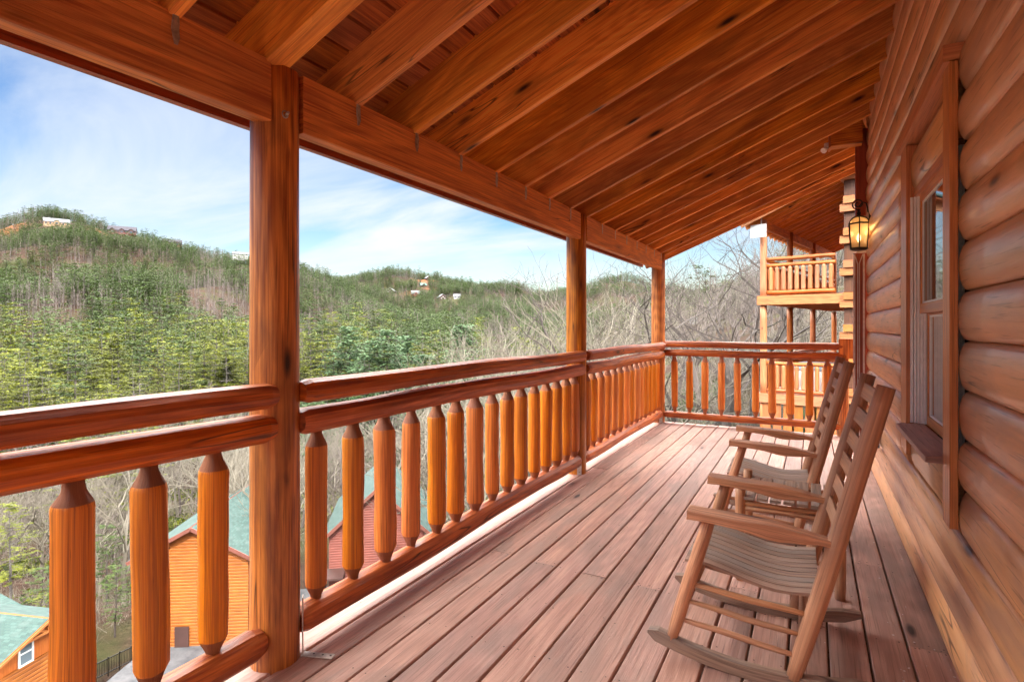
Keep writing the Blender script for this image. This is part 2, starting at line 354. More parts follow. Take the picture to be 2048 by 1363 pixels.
# droppings and paint flecks near the wall
for _ in range(34):
    y=rng.uniform(2.5,4.6); x=rng.uniform(.30,.49)-(0 if rng.random()<.7 else rng.uniform(0,.5)); r=rng.uniform(.002,.007)
    p=[(x+r*math.cos(a*PI/3)*rng.uniform(.4,1.2),y+r*1.3*math.sin(a*PI/3)*rng.uniform(.4,1.2),.0026) for a in range(6)]
    db.face(p,[(0,0)]*6,(0,0),2)
deck=db.build('deck',['deck','nail','pale'],kind='structure')
jb=MB()
for y in np.arange(Y0+.03,YE,.406): jb.box(XL+.05,XW,y-.02,y+.02,-.24,-.0362,'x')
jb.box(XL,XL+.04,Y0,YE,-.27,-.0362); jb.box(XL+.04,XW,YE-.04,YE,-.27,-.0362,'x')
jb.build('deck_joists',['nbd'],kind='structure')
# ---- roof
roof=empty('porch_roof',(0,3,2.38),'red stained timber porch roof with open rafters over the deck','roof')
def rp(x,y,z): return (x,y-3,z-2.38)
RY=[1.10-.43*k for k in range(1,9)][::-1]+[1.10,1.50,1.945,2.38,2.805,3.235,3.665,4.09,4.53,4.95,5.37,5.79,6.21,6.63,7.05,7.47,7.86,8.10]
RD=.245
for y in RY:
    m=MB(); w=.022 if not (1.4<y<1.6) else .05
    x0,x1=-2.14,XW+.05; n=8
    if 6.5<y<7.9: x1=.44
    P=[]
    for i in range(n+1):
        x=lerp(x0,x1,i/n); P.append(rp(x,y+rng.uniform(-.002,.002),roofz(x)+RD/2))
    c=.004
    prof=[(-w+c,-RD/2),(w-c,-RD/2),(w,-RD/2+c),(w,RD/2),(-w,RD/2),(-w,-RD/2+c)]
    m.sweep(P,prof,up=(0,0,1)); 
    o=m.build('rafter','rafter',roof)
    if w>.03: o['label']='wide doubled rafter above the nearest post'
# ceiling boards run along the deck (Y), butted
cb=MB(); 
s=0; x=-2.3
while x<6.2:
    wd=.138; x1=x+wd
    za=roofz(x)+RD+.001; zb=roofz(x1)+RD+.001
    for (ya,yb) in ((-3.2,1.9+rng.uniform(-.5,.5)),):
        cuts=[-3.2]+sorted([rng.uniform(0,4),rng.uniform(4,8)])+[8.45]
        for a,b in zip(cuts[:-1],cuts[1:]):
            g=.004
            p=Vector(rp((x+x1)/2,a,(za+zb)/2+.012)); q=Vector(rp((x+x1)/2,b,(za+zb)/2+.012))
            ln=math.hypot(x1-x,zb-za)/2
            upv=Vector((-(zb-za),0,(x1-x))).normalized()
            cb.sweep([p,q],[(-ln+.002,.004),(-ln+.008,-.012),(ln-.008,-.012),(ln-.002,.004),(ln-.002,.012),(-ln+.002,.012)],up=upv)
    x=x1
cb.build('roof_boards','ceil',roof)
rt=MB()
for (xa,za,xb,zb) in ((-2.36,roofz(-2.36)+RD+.026,6.2,roofz(6.2)+RD+.026),):
    rt.sweep([rp(xa,2.65,za+.02),rp(xb,2.65,zb+.02)],[(-5.85,-.018),(5.85,-.018),(5.85,.02),(-5.85,.02)],up=(0,0,1))
zr=roofz(6.2)+RD
rt.sweep([rp(6.2,2.65,zr+.046),rp(13.5,2.65,zr-2.9)],[(-5.85,-.018),(5.85,-.018),(5.85,.02),(-5.85,.02)],up=(0,0,1))
rt.build('roof_covering','teal',roof)
# beams between posts (inner face X=-1.85)
PY=[-1.75,1.55,4.86,8.0]
PXc=-1.925
beamsegs=[(-3.2,PY[0]-.09),(PY[0]+.09,PY[1]-.075),(PY[1]+.08,PY[2]-.075),(PY[2]+.08,PY[3]-.085)]
for a,b in beamsegs:
    m=MB(); m.sweep([rp(-1.872,a,2.268),rp(-1.872,b,2.268)],[(-.019,-.118),(.016,-.118),(.02,-.114),(.02,.118),(-.019,.118)]); 
    m.sweep([rp(-1.915,a,2.268),rp(-1.915,b,2.268)],[(-.019,-.112),(.019,-.112),(.019,.118),(-.019,.118)])
    m.build('beam','beam',roof)
m=MB(); m.box(-2.30,-2.262,-3.2-3,8.46-3,roofz(-2.27)+.045-2.38,roofz(-2.27)+RD+.02-2.38); m.box(-2.335,-2.302,-3.2-3,8.46-3,roofz(-2.27)+.10-2.38,roofz(-2.27)+RD+.03-2.38)
m.build('fascia','casing',roof)
m=MB(); m.sweep([rp(-2.26,8.44,roofz(-2.26)+RD/2+.02),rp(6.2,8.44,roofz(6.2)+RD/2+.02)],rect(.018,RD/2+.02)); m.build('rake_board','rafter',roof)
# hangers
for y in RY:
    if 1.4<y<1.6 or y>8 or abs(y-PY[2])<.1: continue
    m=MB(); n=6; pts=[]
    for i in range(n):
        z=2.40-.024*i; wob=rng.uniform(-.003,.003)
        pts.append(rp(-1.848,y+wob,z))
    m.sweep(pts,rect(.012,.0012),up=(1,0,0),scl=[.45,.9,1.1,1.1,1,.5],jit=.1)
    m.build('metal_strap','metal',roof)
m=MB(); m.box(.17,.44,6.42-3,6.56-3,3.15-2.38,3.40-2.38,'x'); m.box(.15,.17,6.41-3,6.57-3,3.135-2.38,3.4-2.38,'z'); m.build('blocking','beam',roof)
# small floodlight on rafter
fl=empty('floodlight',(.14,6.45,3.13),'small white floodlight under the rafters beside the wall','light')
m=MB(); m.tube([(0,0,.06),(0,0,.02)],.03,10); m.build('base','white',fl)
m=MB(); m.tube([(0,0,.02),(-.035,-.04,-.02)],.018,8,scl=[.7,1.7]); m.build('lamp_head','white',fl)
# ---- posts
def make_post(y,lab,bracket):
    t=empty('porch_post',(PXc,y,0),lab,'post','round log posts along the porch')
    top=2.38 if y!=PY[1] else 2.38
    m=MB(); n=26
    P=line((0,0,-3.2),(0,0,top),n,.004)
    m.sweep(P,ring(.094,20),jit=.018,smooth=True,up=(0,1,0),nj=4)
    m.build('log_shaft','post',t)
    if bracket:
        b=MB(); bx,by=.075,.075
        b.sweep([(bx,by,0.003),(bx,by,.24)],rect(.016,.002),up=(1,1,0))
        b.sweep([(bx,by,.004),(bx+.13,by+.04,.006)],rect(.016,.0015),up=(0,0,1))
        for q in (.05,.09,.125):
            c=Vector((bx+q*.95,by+q*.3,.009)); b.face([c+Vector((.005*math.cos(a),.005*math.sin(a),0)) for a in [i*PI/3 for i in range(6)]],[(0,0)]*6,(0,0),1)
        b.build('metal_bracket',['bracket','nail'],t)
    return t
p0=make_post(PY[0],'log post behind the viewer at the near end of the porch',False)
p1=make_post(PY[1],'closest thick log post with an eye screw near its top',True)
p2=make_post(PY[2],'middle log post with a metal plate at its foot',False)
p3=make_post(PY[3],'far corner log post where the back railing begins',False)
for p,yy in ((p2,-.085),(p3,-.09)):
    b=MB(); b.sweep([(.06,yy+.004,0),(.06,yy+.004,.14)],rect(.022,.0015),up=(0,1,0)); 
    for z in (.03,.07,.11): b.face([(.06+.004*math.cos(a),yy,z+.004*math.sin(a)) for a in [-i*PI/3 for i in range(6)]],[(0,0)]*6,(0,0),1)
    b.build('metal_plate',['metal','nail'],p)
e=MB(); e.tube([(.096+.014*math.cos(a)*0,-.03+.013*math.cos(a),2.186+.013*math.sin(a)) for a in [i*2*PI/14 for i in range(15)]],.003,6); e.tube([(.085,-.02,2.186),(.115,-.03,2.19)],.006,6)
e.build('eye_screw','metal',p1)
# ---- railings
BP=[(0,.025),(.035,.028),(.050,.034),(.086,.052),(.10,.0555),(.22,.0565),(.36,.055),(.50,.056),(.62,.0555),(.712,.0555),(.726,.052),(.762,.034),(.778,.029),(.83,.028)]
def baluster(par,x,y,z0,z1,rs=1.0):
    m=MB(); Lh=z1-z0; n=len(BP); r0=.0515*rs*rng.uniform(.90,1.07)
    ph=rng.random()
    tx,ty=rng.uniform(-.006,.006),rng.uniform(-.006,.006)
    pts=[(tx*(b[0]/.83-.5),ty*(b[0]/.83-.5),Lh*b[0]/.83) for b in BP]
    k=12
    prof=[(math.cos(2*PI*j/k+ph),math.sin(2*PI*j/k+ph)) for j in range(k)]
    s=[b[1]/.056*r0*(rng.uniform(.97,1.03)) for b in BP]
    m.sweep(pts,prof,scl=s,up=(0,1,0),jit=.05,mif=lambda i:1 if (i<3 or i>=10) else 0,nj=2,smooth=True)
    o=m.build('baluster',['bal','neck'],par); o.location=(x,y,z0); return o
def rail(par,name,p0,p1,r,wob=.008,jit=.03,mat='rail',flat=.94):
    Ld=(Vector(p1)-Vector(p0)).length; n=max(6,int(Ld/.13)); m=MB()
    P=line(p0,p1,n,wob); s=[1.0]*(n+1); s[0]=.8; s[-1]=.8
    P[1]=P[0].lerp(P[1],.3); P[-2]=P[-1].lerp(P[-2],.3)
    m.sweep(P,[(a,b*flat) for a,b in ring(r,12,rng.random())],scl=s,jit=jit,smooth=False,nj=3,tang=False)
    return m.build(name,mat,par)
def railing(lab,ya,yb,ys,xr=-1.9):
    t=empty('log_railing',(xr,(ya+yb)/2,0),lab,'railing','log railing sections around the porch')
    o=(ya+yb)/2
    rail(t,'top_rail',(.05,ya-o,1.083),(.05,yb-o,1.083),.054)
    rail(t,'middle_rail',(.035,ya-o,.958),(.035,yb-o,.958),.061)
    rail(t,'bottom_rail',(0,ya-o+.02,.122),(0,yb-o-.02,.122),.064)
    for y in ys: baluster(t,rng.uniform(-.006,.006),y-o,.15,.935)
    return t
railing('left foreground log railing with three thick balusters, ending at the closest post',PY[0]+.06,PY[1]-.07,[PY[0]+.2+.217*i for i in range(9)]+[.595,.833,1.049,1.27])
railing('long log railing between the closest post and the middle post',PY[1]+.06,PY[2]-.03,[1.741,1.96,2.18,2.399,2.622,2.827,3.044,3.267,3.471,3.688,3.908,4.121,4.332,4.55,4.72])
railing('log railing between the middle post and the far corner post',PY[2]+.06,PY[3]-.03,[5.02+.2165*i for i in range(14)])
t=empty('log_railing',(-.78,YE-.06,0),'log railing across the far end of the deck','railing','log railing sections around the porch')
o=-.78
rail(t,'top_rail',(-1.84-o,0,1.105),(.36-o,0,1.105),.047,.006); rail(t,'middle_rail',(-1.84-o,0,.985),(.36-o,0,.985),.05,.006); rail(t,'bottom_rail',(-1.84-o,0,.12),(.36-o,0,.12),.05,.006)
for x in [-1.696,-1.492,-1.286,-1.073,-.871,-.65,-.453,-.243,-.022,.176]: baluster(t,x-o,0,.15,.965,.92)
pp=MB(); pp.sweep(line((0,0,-.3),(0,0,1.0),8,.003),ring(.062,12),jit=.02,smooth=True,up=(0,1,0)); pp.sweep([(.04,0,.96),(.04,0,1.2)],rect(.085,.05),up=(0,1,0))
endp=pp.build('railing_end_post','post',loc=(.34,YE-.05,0)); tag(endp,'short stout post with a squared cap closing the far railing by the wall','post')
# ---- log wall
wall=empty('log_wall',(.6,2,0),'brown half-log siding wall with a window on the right','wall')
def wp(x,y,z): return (x-.6,y-2,z)
WY0,WY1=-3.0,6.58
PITCH=.1835
OY0,OY1,OZ0,OZ1=2.61,3.87,.66,2.30     # framed opening
sm=MB()
def logprof():
    pr=[]
    n=9
    for i in range(n+1):
        a=-PI/2+PI*i/n
        pr.append((math.cos(a)**.8*.034 if abs(math.cos(a))>1e-6 else 0, math.sin(a)*PITCH/2*.995))
    return pr
LP=logprof()
for k in range(-14,19):
    zc=.013+PITCH*(k+.5)
    if k==-1: continue
    if zc<0: mi=0
    segs=[(WY0,WY1)]
    if OZ0-.03<zc<OZ1+.02: segs=[(WY0,OY0-.012),(OY1+.012,WY1)]
    for a,b in segs:
        # butt joints between shorter logs
        cuts=[a]
        if zc>0 and b-a>3.0 and rng.random()<.45: cuts.append(rng.uniform(a+1,b-.8))
        elif b-a>1.5 and rng.random()<.2: cuts.append(rng.uniform(a+.5,b-.5))
        cuts.append(b)
        for c,d in zip(cuts[:-1],cuts[1:]):
            n=max(3,int((d-c)/.35)); xo=rng.uniform(-.002,.002)
            P=[wp(XW+.006+xo+.002*math.sin(i*1.3+k),c+.001+(d-c-.002)*i/n,zc) for i in range(n+1)]
            # profile bulges towards -X
            prof=[(-q[0],q[1]) for q in LP][::-1]
            prof=[(-LP[i][0]-0.0,LP[i][1]) for i in range(len(LP))]
            prof=prof[::-1]+[(.03,-PITCH/2),(.03,PITCH/2)]
            sm.sweep(P,prof,up=(0,0,1),smooth=True)
sm.build('log_siding','siding',wall)
# log pieces inside the frame above the window and under the sill
im=MB()
for zc,z0,z1 in ((2.19,2.085,2.30),(.70,.60,.80)):
    h=(z1-z0)/2; prof=[(-math.cos(-PI/2+PI*i/8)**.7*.03 if 0<i<8 else 0,math.sin(-PI/2+PI*i/8)*h) for i in range(9)][::-1]+[(.03,-h),(.03,h)]
    im.sweep([wp(XW-.003,OY0+.09,(z0+z1)/2),wp(XW-.003,OY1-.19,(z0+z1)/2)],prof,smooth=True)
im.build('infill_log','siding',wall)
# backing wall/house body
bm_=MB(); bm_.box(XW+.06-.6,8-.6,WY0-2,OY0-.0-2,-9,3.6,'z'); bm_.box(XW+.06-.6,8-.6,OY1-2,WY1-2,-9,3.6,'z'); bm_.box(XW+.06-.6,8-.6,OY0-2,OY1-2,-9,.66,'z'); bm_.box(XW+.06-.6,8-.6,OY0-2,OY1-2,2.3,3.6,'z'); bm_.box(XW+.2-.6,8-.6,OY0-2,OY1-2,.66,2.3,'z')
bm_.build('backing_wall','trim',wall)
# window
win=MB()
xf=.445
# casings (front faces at xf)
win.box(.452-.6,.478-.6,OY0-.01-2,OY0+.11-2,.60,2.34,'z')       # near casing (longer, runs past)
win.box(.452-.6,.478-.6,OY1-.19-2,OY1+.01-2,.66,2.33,'z'); win.box(.4785-.6,XW+.05-.6,OY1-.188-2,OY1-.15-2,.66,2.33,'z')       # far casing
wf=win.build('window_frame','trim',wall)
hd=MB(); hd.box(xf-.012-.6,XW+.05-.6,OY0-.01-2,OY1+.03-2,2.335,2.40,'y'); hd.build('window_header','trim',wf)
sl=MB(); sl.sweep([wp(.455,OY0+.2,.815),wp(.455,OY1-.16,.815)],[(-.045,-.018),(.07,-.018),(.07,.022),(-.045,.005)]); sl.build('window_sill','deck',wf)
ap=MB(); ap.box(XW-.02-.6,XW+.05-.6,OY0+.085-2,OY1-.055-2,2.045,2.085,'y'); ap.build('head_stop','trim',wf)
jm=MB(); ya,yb=OY1-.23,OY1-.19
for i,(mi,x0) in enumerate(((0,.47),(1,.484),(0,.497),(1,.510),(0,.523),(1,.536))):
    jm.box(x0-.6,x0+.011-.6,yb-.012-.008*i-2,yb-2,.835,2.045,'z',mi=mi)
    jm.box(x0-.6,x0+.011-.6,OY0+.085-2,OY0+.097+.008*i-2,.835,2.045,'z',mi=mi)
jm.build('jamb_track',['white','white'],wf)
def sash(nm,x,z0,z1,glassm,fr='trim'):
    y0,y1=OY0+.12,OY1-.245; w=.035
    s=MB(); s.box(x-.6,x+.03-.6,y0-2,y0+w-2,z0,z1,'z'); s.box(x-.6,x+.03-.6,y1-w-2,y1-2,z0,z1,'z'); s.box(x-.6,x+.03-.6,y0+w-2,y1-w-2,z0,z0+.05,'y'); s.box(x-.6,x+.03-.6,y0+w-2,y1-w-2,z1-.04,z1,'y')
    o=s.build(nm,fr,wall)
    b=MB(); bw=.008
    for (a0,a1,c0,c1,ax) in ((y0+w,y0+w+bw,z0+.05,z1-.04,'z'),(y1-w-bw,y1-w,z0+.05,z1-.04,'z'),(y0+w,y1-w,z0+.05,z0+.06,'y'),(y0+w,y1-w,z1-.05,z1-.04,'y')): b.box(x+.006-.6,x+.014-.6,a0-2,a1-2,c0,c1,ax)
    b.build('glazing_bead','white',o)
    g=MB(); g.box(x+.012-.6,x+.016-.6,y0+w-2,y1-w-2,z0+.05,z1-.04,'y'); g.build('glass_pane',glassm,o)
    return o
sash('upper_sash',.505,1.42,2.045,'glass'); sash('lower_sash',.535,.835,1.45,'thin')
cu=MB()
for i in range(24):
    y=OY0+.16+i*.041; cu.box(.60-.6,.604-.6,y-2,y+.034-2,.8,1.47,'z')
cu.build('vertical_blind','vinyl',wall)
dk=MB(); dk.box(.515-.6,.57-.6,OY0-.03-2,OY0+.09-2,.6,2.4,'z'); dk.box(.62-.6,.66-.6,OY0-2,OY1-2,.66,2.3,'z'); dk.build('shade_boxes','dark',wall)  # near-black boxes put in as shade: gap beside near casing, room behind window
# far end trims
ce=MB(); ce.box(.40-.6,.58-.6,6.585-2,6.63-2,2.46,3.33,'z'); ce.build('corner_box','casing',wall)
ce=MB(); ce.box(.388-.6,.40-.6,6.583-2,6.64-2,2.44,3.33,'z'); ce.build('corner_trim','casing',wall)
ce=MB(); ce.box(.40-.6,.505-.6,6.62-2,6.66-2,2.09,2.458,'z'); ce.build('pale_panel','pale',wall)
ce=MB(); ce.box(.375-.6,.51-.6,6.62-2,6.70-2,0,2.09,'z'); cc=ce.build('door_casing','casing',wall)
ce=MB(); 
for x0 in (.374,.455): ce.box(x0-.6,x0+.016-.6,6.607-2,6.619-2,0.02,2.08,'z')
ce.sweep([wp(.39,6.613,2.06),wp(.41,6.613,1.98),wp(.41,6.613,.05)],rect(.004,.006),up=(0,1,0)); ce.sweep([wp(.455,6.613,2.08),wp(.425,6.613,1.99),wp(.425,6.613,.05)],rect(.004,.006),up=(0,1,0))
ce.build('casing_moulding','pale',cc)
# outlet box
ob=MB(); ob.box(-.035,.02,-.055,.055,-.035,.035,'z'); ob.box(-.045,-.035,-.047,.047,-.028,.028,'z')
ob=ob.build('outlet_box','greybox',loc=(.452,5.30,.43)); tag(ob,'grey weatherproof outlet box low on the log wall behind the chairs','outlet box')
# ---- lantern
lan=empty('wall_lantern',(.40,6.30,2.10),'lit black iron wall lantern with amber glass','lantern')
S=.088
fm=MB()
hexp=[(S*math.cos(PI/3*j+PI/6),S*math.sin(PI/3*j+PI/6)) for j in range(6)]
def hx(s,z): return [Vector((a*s,b*s,z)) for a,b in hexp]
A_,B_=hx(.86,.0),hx(1.04,.235)
for j in range(6):
    j2=(j+1)%6
    for a,b,r in ((A_[j],A_[j2],.007),(B_[j],B_[j2],.009),(A_[j],B_[j],.0055)): fm.tube([a,b],r,6,smooth=False)
fm.tube([(0,0,-.018),(0,0,-.004),(0,0,.0)],.08,12,scl=[.75,1.02,.95])
for j in range(6):
    pts=[B_[j].lerp(Vector((0,0,.235)),1-math.cos(t))+Vector((0,0,.075*math.sin(t))) for t in [i*PI/2/6 for i in range(7)]]
    fm.tube(pts,.005,5)
fm.tube([(0,0,.305),(0,0,.32),(0,0,.335),(0,0,.355),(0,0,.375)],.014,10,scl=[1.6,.8,1.5,.7,1.1])
sc=[(0,0,.37)]
for i in range(22):
    t=i/21; a=-PI/2+t*PI*3.1; r=.048*(1-t*.72); sc.append((-.01+0,-0.0,0))
sc=[]
cxx,czz=-.005,.425
for i in range(26):
    t=i/25; a=-PI/2-.35+ (1-t)*0 - t*PI*2.9; r=.052*(1-t*.70)
    sc.append((cxx+r*math.cos(a),0,czz+r*math.sin(a)))
fm.tube([(0,0,.365)]+sc,.0062,7)
fm.build('iron_frame','iron',lan)
br=MB(); br.tube([(.0,0,.40),(.03,0,.44),(.06,0,.43),(.07,0,.39),(.075,0,.345),(.10,0,.34)],.007,7)
br.tube([(.095,0,.22),(.095,0,.27),(.095,0,.32),(.095,0,.36),(.095,0,.40)],.017,8,scl=[.4,1,.9,1.2,.3])
br.build('wall_bracket','iron',lan)
gm=MB()
for j in range(6):
    j2=(j+1)%6; gm.face([A_[j]*.97,A_[j2]*.97,B_[j2]*.97,B_[j]*.97],[(0,0),(1,0),(1,1),(0,1)],(.5,.5))
    for i in range(5):
        t0,t1=i*PI/2/5,(i+1)*PI/2/5
        q=lambda p,t:p.lerp(Vector((0,0,p.z)),1-math.cos(t))*.97+Vector((0,0,.072*math.sin(t)))
        gm.face([q(B_[j],t0),q(B_[j2],t0),q(B_[j2],t1),q(B_[j],t1)],[(0,0),(1,0),(1,1),(0,1)],(.5,.5))
gm.build('amber_glass','amber',lan)
bb=MB(); bb.tube([(0,0,.06),(0,0,.09),(0,0,.12),(0,0,.145)],.02,10,scl=[.35,.9,.8,.1]); bb.build('bulb','bulb',lan)
lt=bpy.data.lights.new('lantern_glow','POINT'); lt.energy=.6; lt.color=(1,.62,.28); lt.shadow_soft_size=.03
lo=bpy.data.objects.new('lantern_glow',lt); C.objects.link(lo); lo.parent=lan; lo.location=(.02,0,.17)
# ---- rocking chairs (local: front = -x, origin at foot of near upright)
def arc(x): return (x+.12)**2/(2*1.35)
def make_chair(lab):
    t=empty('rocking_chair',(0,0,0),lab,'rocking chair','wooden porch rocking chairs')
    W=.285
    def part(nm,m,mat='chair'):
        o=m.build(nm,mat,t); kids.setdefault(t.name,[]).append(o); return o
    def uprx(z): return .285*(z-.045)/1.095
    for sgn in (-1,1):
        y=sgn*W
        m=MB(); n=14; P=[]
        xs=[lerp(-.545,.26,i/n) for i in range(n+1)]
        P=[(x,y,arc(x)+.024) for x in xs]
        sc=[(1,1)]*(n+1); sc[0]=(1,.25); sc[1]=(1,1); sc[-1]=(1,.35); P[1]=(xs[0]+.035,y,arc(xs[0]+.035)+.024); P[-2]=(xs[-1]-.07,y,arc(xs[-1]-.07)+.024)
        m.sweep(P,rect(.019,.024),scl=sc,up=(0,0,1),tang=True); part('rocker',m,['chairg'])
        m=MB(); 
        z0=arc(-.447)+.035
        P=line((-.452,y,z0),(-.305,y,.585),8,.002); m.sweep(P,ring(.0265,12),scl=[.72,.95,1.02,1,1.02,1,1,.98,.9],smooth=True,jit=.015,up=(0,1,0)); part('front_leg',m)
        m=MB(); P=line((0-.005,y,arc(0)+.035),(.285,y,1.14),14,.0025); m.sweep(P,ring(.032,14),scl=[.8,.92,.98,1,1,1.02,1,1.02,1,1,.98,.97,.97,.95,.92],smooth=True,jit=.012,up=(0,1,0)); part('back_upright',m)
        # arm
        m=MB(); n=12; P=[];sc=[]
        for i in range(n+1):
            s=i/n; x=lerp(-.385,.115,s); z=lerp(.612,.572,s)+.006*math.sin(s*PI)
            w=lerp(.050,.026,max(0,(s-.35)/.65)) if s>.35 else lerp(.042,.050,s/.35)
            h=.017+.011*math.exp(-((s-.62)/.16)**2)
            if i==0: h=.020; w=.036
            if s>.85: h=.012
            P.append((x,y-sgn*.004*0,z-h*.5)); sc.append((w/.05,h/.02))
        m.sweep(P,[(-.05,-.016),(-.045,-.02),(.045,-.02),(.05,-.016),(.05,.016),(.046,.02),(-.046,.02),(-.05,.016)],scl=sc,up=(0,0,1)); part('armrest',m)
        for zf,zr in ((.315,.285),(.245,.205),(.165,.125)):
            xf_=-.452+.147*(zf-z0)/(.585-z0)
            m=MB(); P=line((xf_,y,zf),(uprx(zr),y,zr),6,.003); m.sweep(P,ring(.0115,8),scl=[.7,.95,1.05,1.1,1.05,.95,.7],smooth=True,jit=.04); part('side_rung',m)
    # front/back rungs
    for x,z in ((-.385,.28),(-.41,.19),(uprx(.24),.24),(uprx(.14),.14)):
        m=MB(); m.sweep(line((x,-W,z),(x,W,z),6,.002),ring(.0125,8),scl=[.7,1,1.1,1.1,1.1,1,.7],smooth=True,jit=.03); part('cross_rung',m)
    # seat rails
    for x,z in ((-.375,.37),(.055,.315)):
        m=MB(); m.sweep([(x,-W,z),(x,W,z)],rect(.011,.028)); part('seat_rail',m,'chair')
    # seat slats front to back, dipping
    ns=10
    for i in range(ns):
        y=lerp(-.225,.225,i/(ns-1)); m=MB(); P=[]
        for j in range(11):
            s=j/10; x=lerp(-.405,.08,s); z=lerp(.405,.352,s)-.030*math.sin(PI*min(1,s*1.02))*(.9)+.010*math.sin(2*PI*s)
            if s<.12: z-=.016*(1-s/.12)**2
            P.append((x,y+rng.uniform(-.0008,.0008),z+rng.uniform(-.0006,.0006)))
        m.sweep(P,[(-.0215,-.006),(.0215,-.006),(.0215,.004),(.0195,.006),(-.0195,.006),(-.0215,.004)],up=(0,0,1),tang=True); part('seat_slat',m,'chairg')
    # ladder back slats, curved backwards
    for z in (1.075,.972,.872,.772,.668,.565):
        m=MB(); P=[]; n=8
        for j in range(n+1):
            s=j/n; y=lerp(-W+.01,W-.01,s); b=.014*math.sin(PI*s)
            P.append((uprx(z)-.004+b,y,z-b*.26))
        m.sweep(P,[(-.006,-.031),(.006,-.031),(.006,.031),(-.006,.031)],up=(.25,0,.97),tang=True); part('back_slat',m)
    return t
CO=(-.054,2.335)
th=R(1)
ch1=make_chair('nearest rocking chair in brown wood facing the railing')
# origin offset: local near upright foot is (0,-.275)
def place(ch,wx,wy,rz):
    ch.rotation_euler=(0,0,rz); ch.location=(wx+(-.285)*math.sin(rz), wy+.285*math.cos(rz),.0)
place(ch1,CO[0],CO[1],th)
ch2=copy_tree(ch1); tag(ch2,'farther rocking chair beyond the little slatted table')
place(ch2,-.085,CO[1]+1.545,th+R(1.0))
# ---- table
tb=empty('side_table',(-.1,3.41,0),'small slatted log side table standing between the two rocking chairs','table')
for x in (-.235,.225):
    for y in (-.2,.2):
        m=MB(); m.sweep(line((x,y,0),(x,y,.50),8,.002),ring(.026,12),scl=[.85]+[1]*7+[.95],smooth=True,jit=.02,up=(0,1,0)); m.build('leg','chair',tb)
for i in range(7):
    x=lerp(-.19,.185,i/6); m=MB(); m.sweep([(x,-.225,.445),(x,.225,.447)],[(-.0255,-.008),(.0255,-.008),(.0255,.006),(.023,.008),(-.023,.008),(-.0255,.006)],jit=.01); m.build('top_slat','chairg',tb)
for y in (-.2,.2):
    for z in (.415,.385): 
        m=MB(); m.sweep(line((-.235,y,z),(.225,y,z-.0),5,.003),ring(.013,8),smooth=True,jit=.04); m.build('top_rung','chair',tb)
    m=MB(); m.sweep(line((-.235,y,.16),(.225,y,.16),5,.003),ring(.012,8),smooth=True,jit=.04); m.build('lower_rung','chair',tb)
for x in (-.235,.225):
    m=MB(); m.sweep(line((x,-.2,.40),(x,.2,.40),5,.003),ring(.013,8),smooth=True,jit=.04); m.build('side_rung','chair',tb)
# =============================================== NEIGHBOUR CABIN (rotated)
nb=empty('log_cabin',at(1527,15,z=0),'two storey log cabin with stacked porches beyond the far railing','cabin',rz=R(-12.5))
def cyl(mb,x,y,z0,z1,r,mi=0): mb.sweep(line((x,y,z0),(x,y,z1),6,.004),ring(r,10),jit=.02,smooth=True,up=(0,1,0),mi=mi)
NW=1.80; NYS=[0,2.59,5.45,8.80]
for i,y in enumerate(NYS):
    m=MB(); cyl(m,0,y,2.05,4.2,.088); m.build('upper_post','nbp' if i==0 else 'nbr',nb)
    m=MB(); cyl(m,0,y,-.5,1.93,.088); m.build('lower_post','nbp' if i==0 else 'nbr',nb)
    m=MB(); cyl(m,0,y,-6,-.42,.09); m.build('foundation_post','nbr',nb)
def nrail(name,p0,p1,n,zf,mat,bmat='nbp'):
    p0,p1=Vector(p0),Vector(p1); g=MB()
    for z,r in ((.97,.05),(.80,.05),(.09,.05)): g.sweep(line(p0+Vector((0,0,zf+z)),p1+Vector((0,0,zf+z)),8,.006),ring(r,8),jit=.03,smooth=True)
    o=g.build(name,'nbr',nb)
    for i in range(n):
        q=p0.lerp(p1,(i+.6)/(n+.2)); m=MB()
        m.sweep([(q.x,q.y,zf+.10),(q.x,q.y,zf+.17),(q.x,q.y,zf+.72),(q.x,q.y,zf+.79)],ring(.052,8),scl=[.5,1,1,.4],jit=.03,up=(0,1,0)); m.build('baluster',bmat,o)
    return o
for zf in (2.17,-.42):
    nrail('porch_railing',(0.09,0,0),(NW-.1,0,0),10,zf,'nbr')
    nrail('porch_railing',(0,.1,0),(0,NYS[1]-.1,0),12,zf,'nbr','nbr'); nrail('porch_railing',(0,NYS[1]+.1,0),(0,NYS[2]-.1,0),13,zf,'nbr','nbr'); nrail('porch_railing',(0,NYS[2]+.1,0),(0,NYS[3]-.1,0),14,zf,'nbr','nbr')
    m=MB(); m.box(-.12,NW+.12,-.14,-.10,zf-.24,zf,'x'); m.build('porch_fascia','nbp',nb)
    m=MB(); m.box(-.14,-.10,-.10,NYS[3]+.2,zf-.22,zf); m.box(-.10,NW+.1,-.10,NYS[3]+.2,zf-.06,zf-.005); 
    for y in np.arange(.2,9,.45): m.box(-.1,NW+.1,y,y+.04,zf-.22,zf-.062,'x')
    m.build('porch_floor','nbr',nb)
m=MB(); m.box(-.03,.03,.09,NYS[1]-.09,3.97,4.2); m.box(-.03,.03,NYS[1]+.09,NYS[2]-.09,3.97,4.2); m.box(-.03,.03,NYS[2]+.09,NYS[3]+.2,3.97,4.2); m.build('porch_beam','beam',nb)
def nz(x): return 4.2+.41*x
for i in range(22):
    y=-.35+.43*i; m=MB(); m.sweep([(-.5,y,nz(-.5)+.1),(3.0,y,nz(3.0)+.1)],rect(.022,.1)); m.build('rafter','beam' if i else 'nbp',nb)
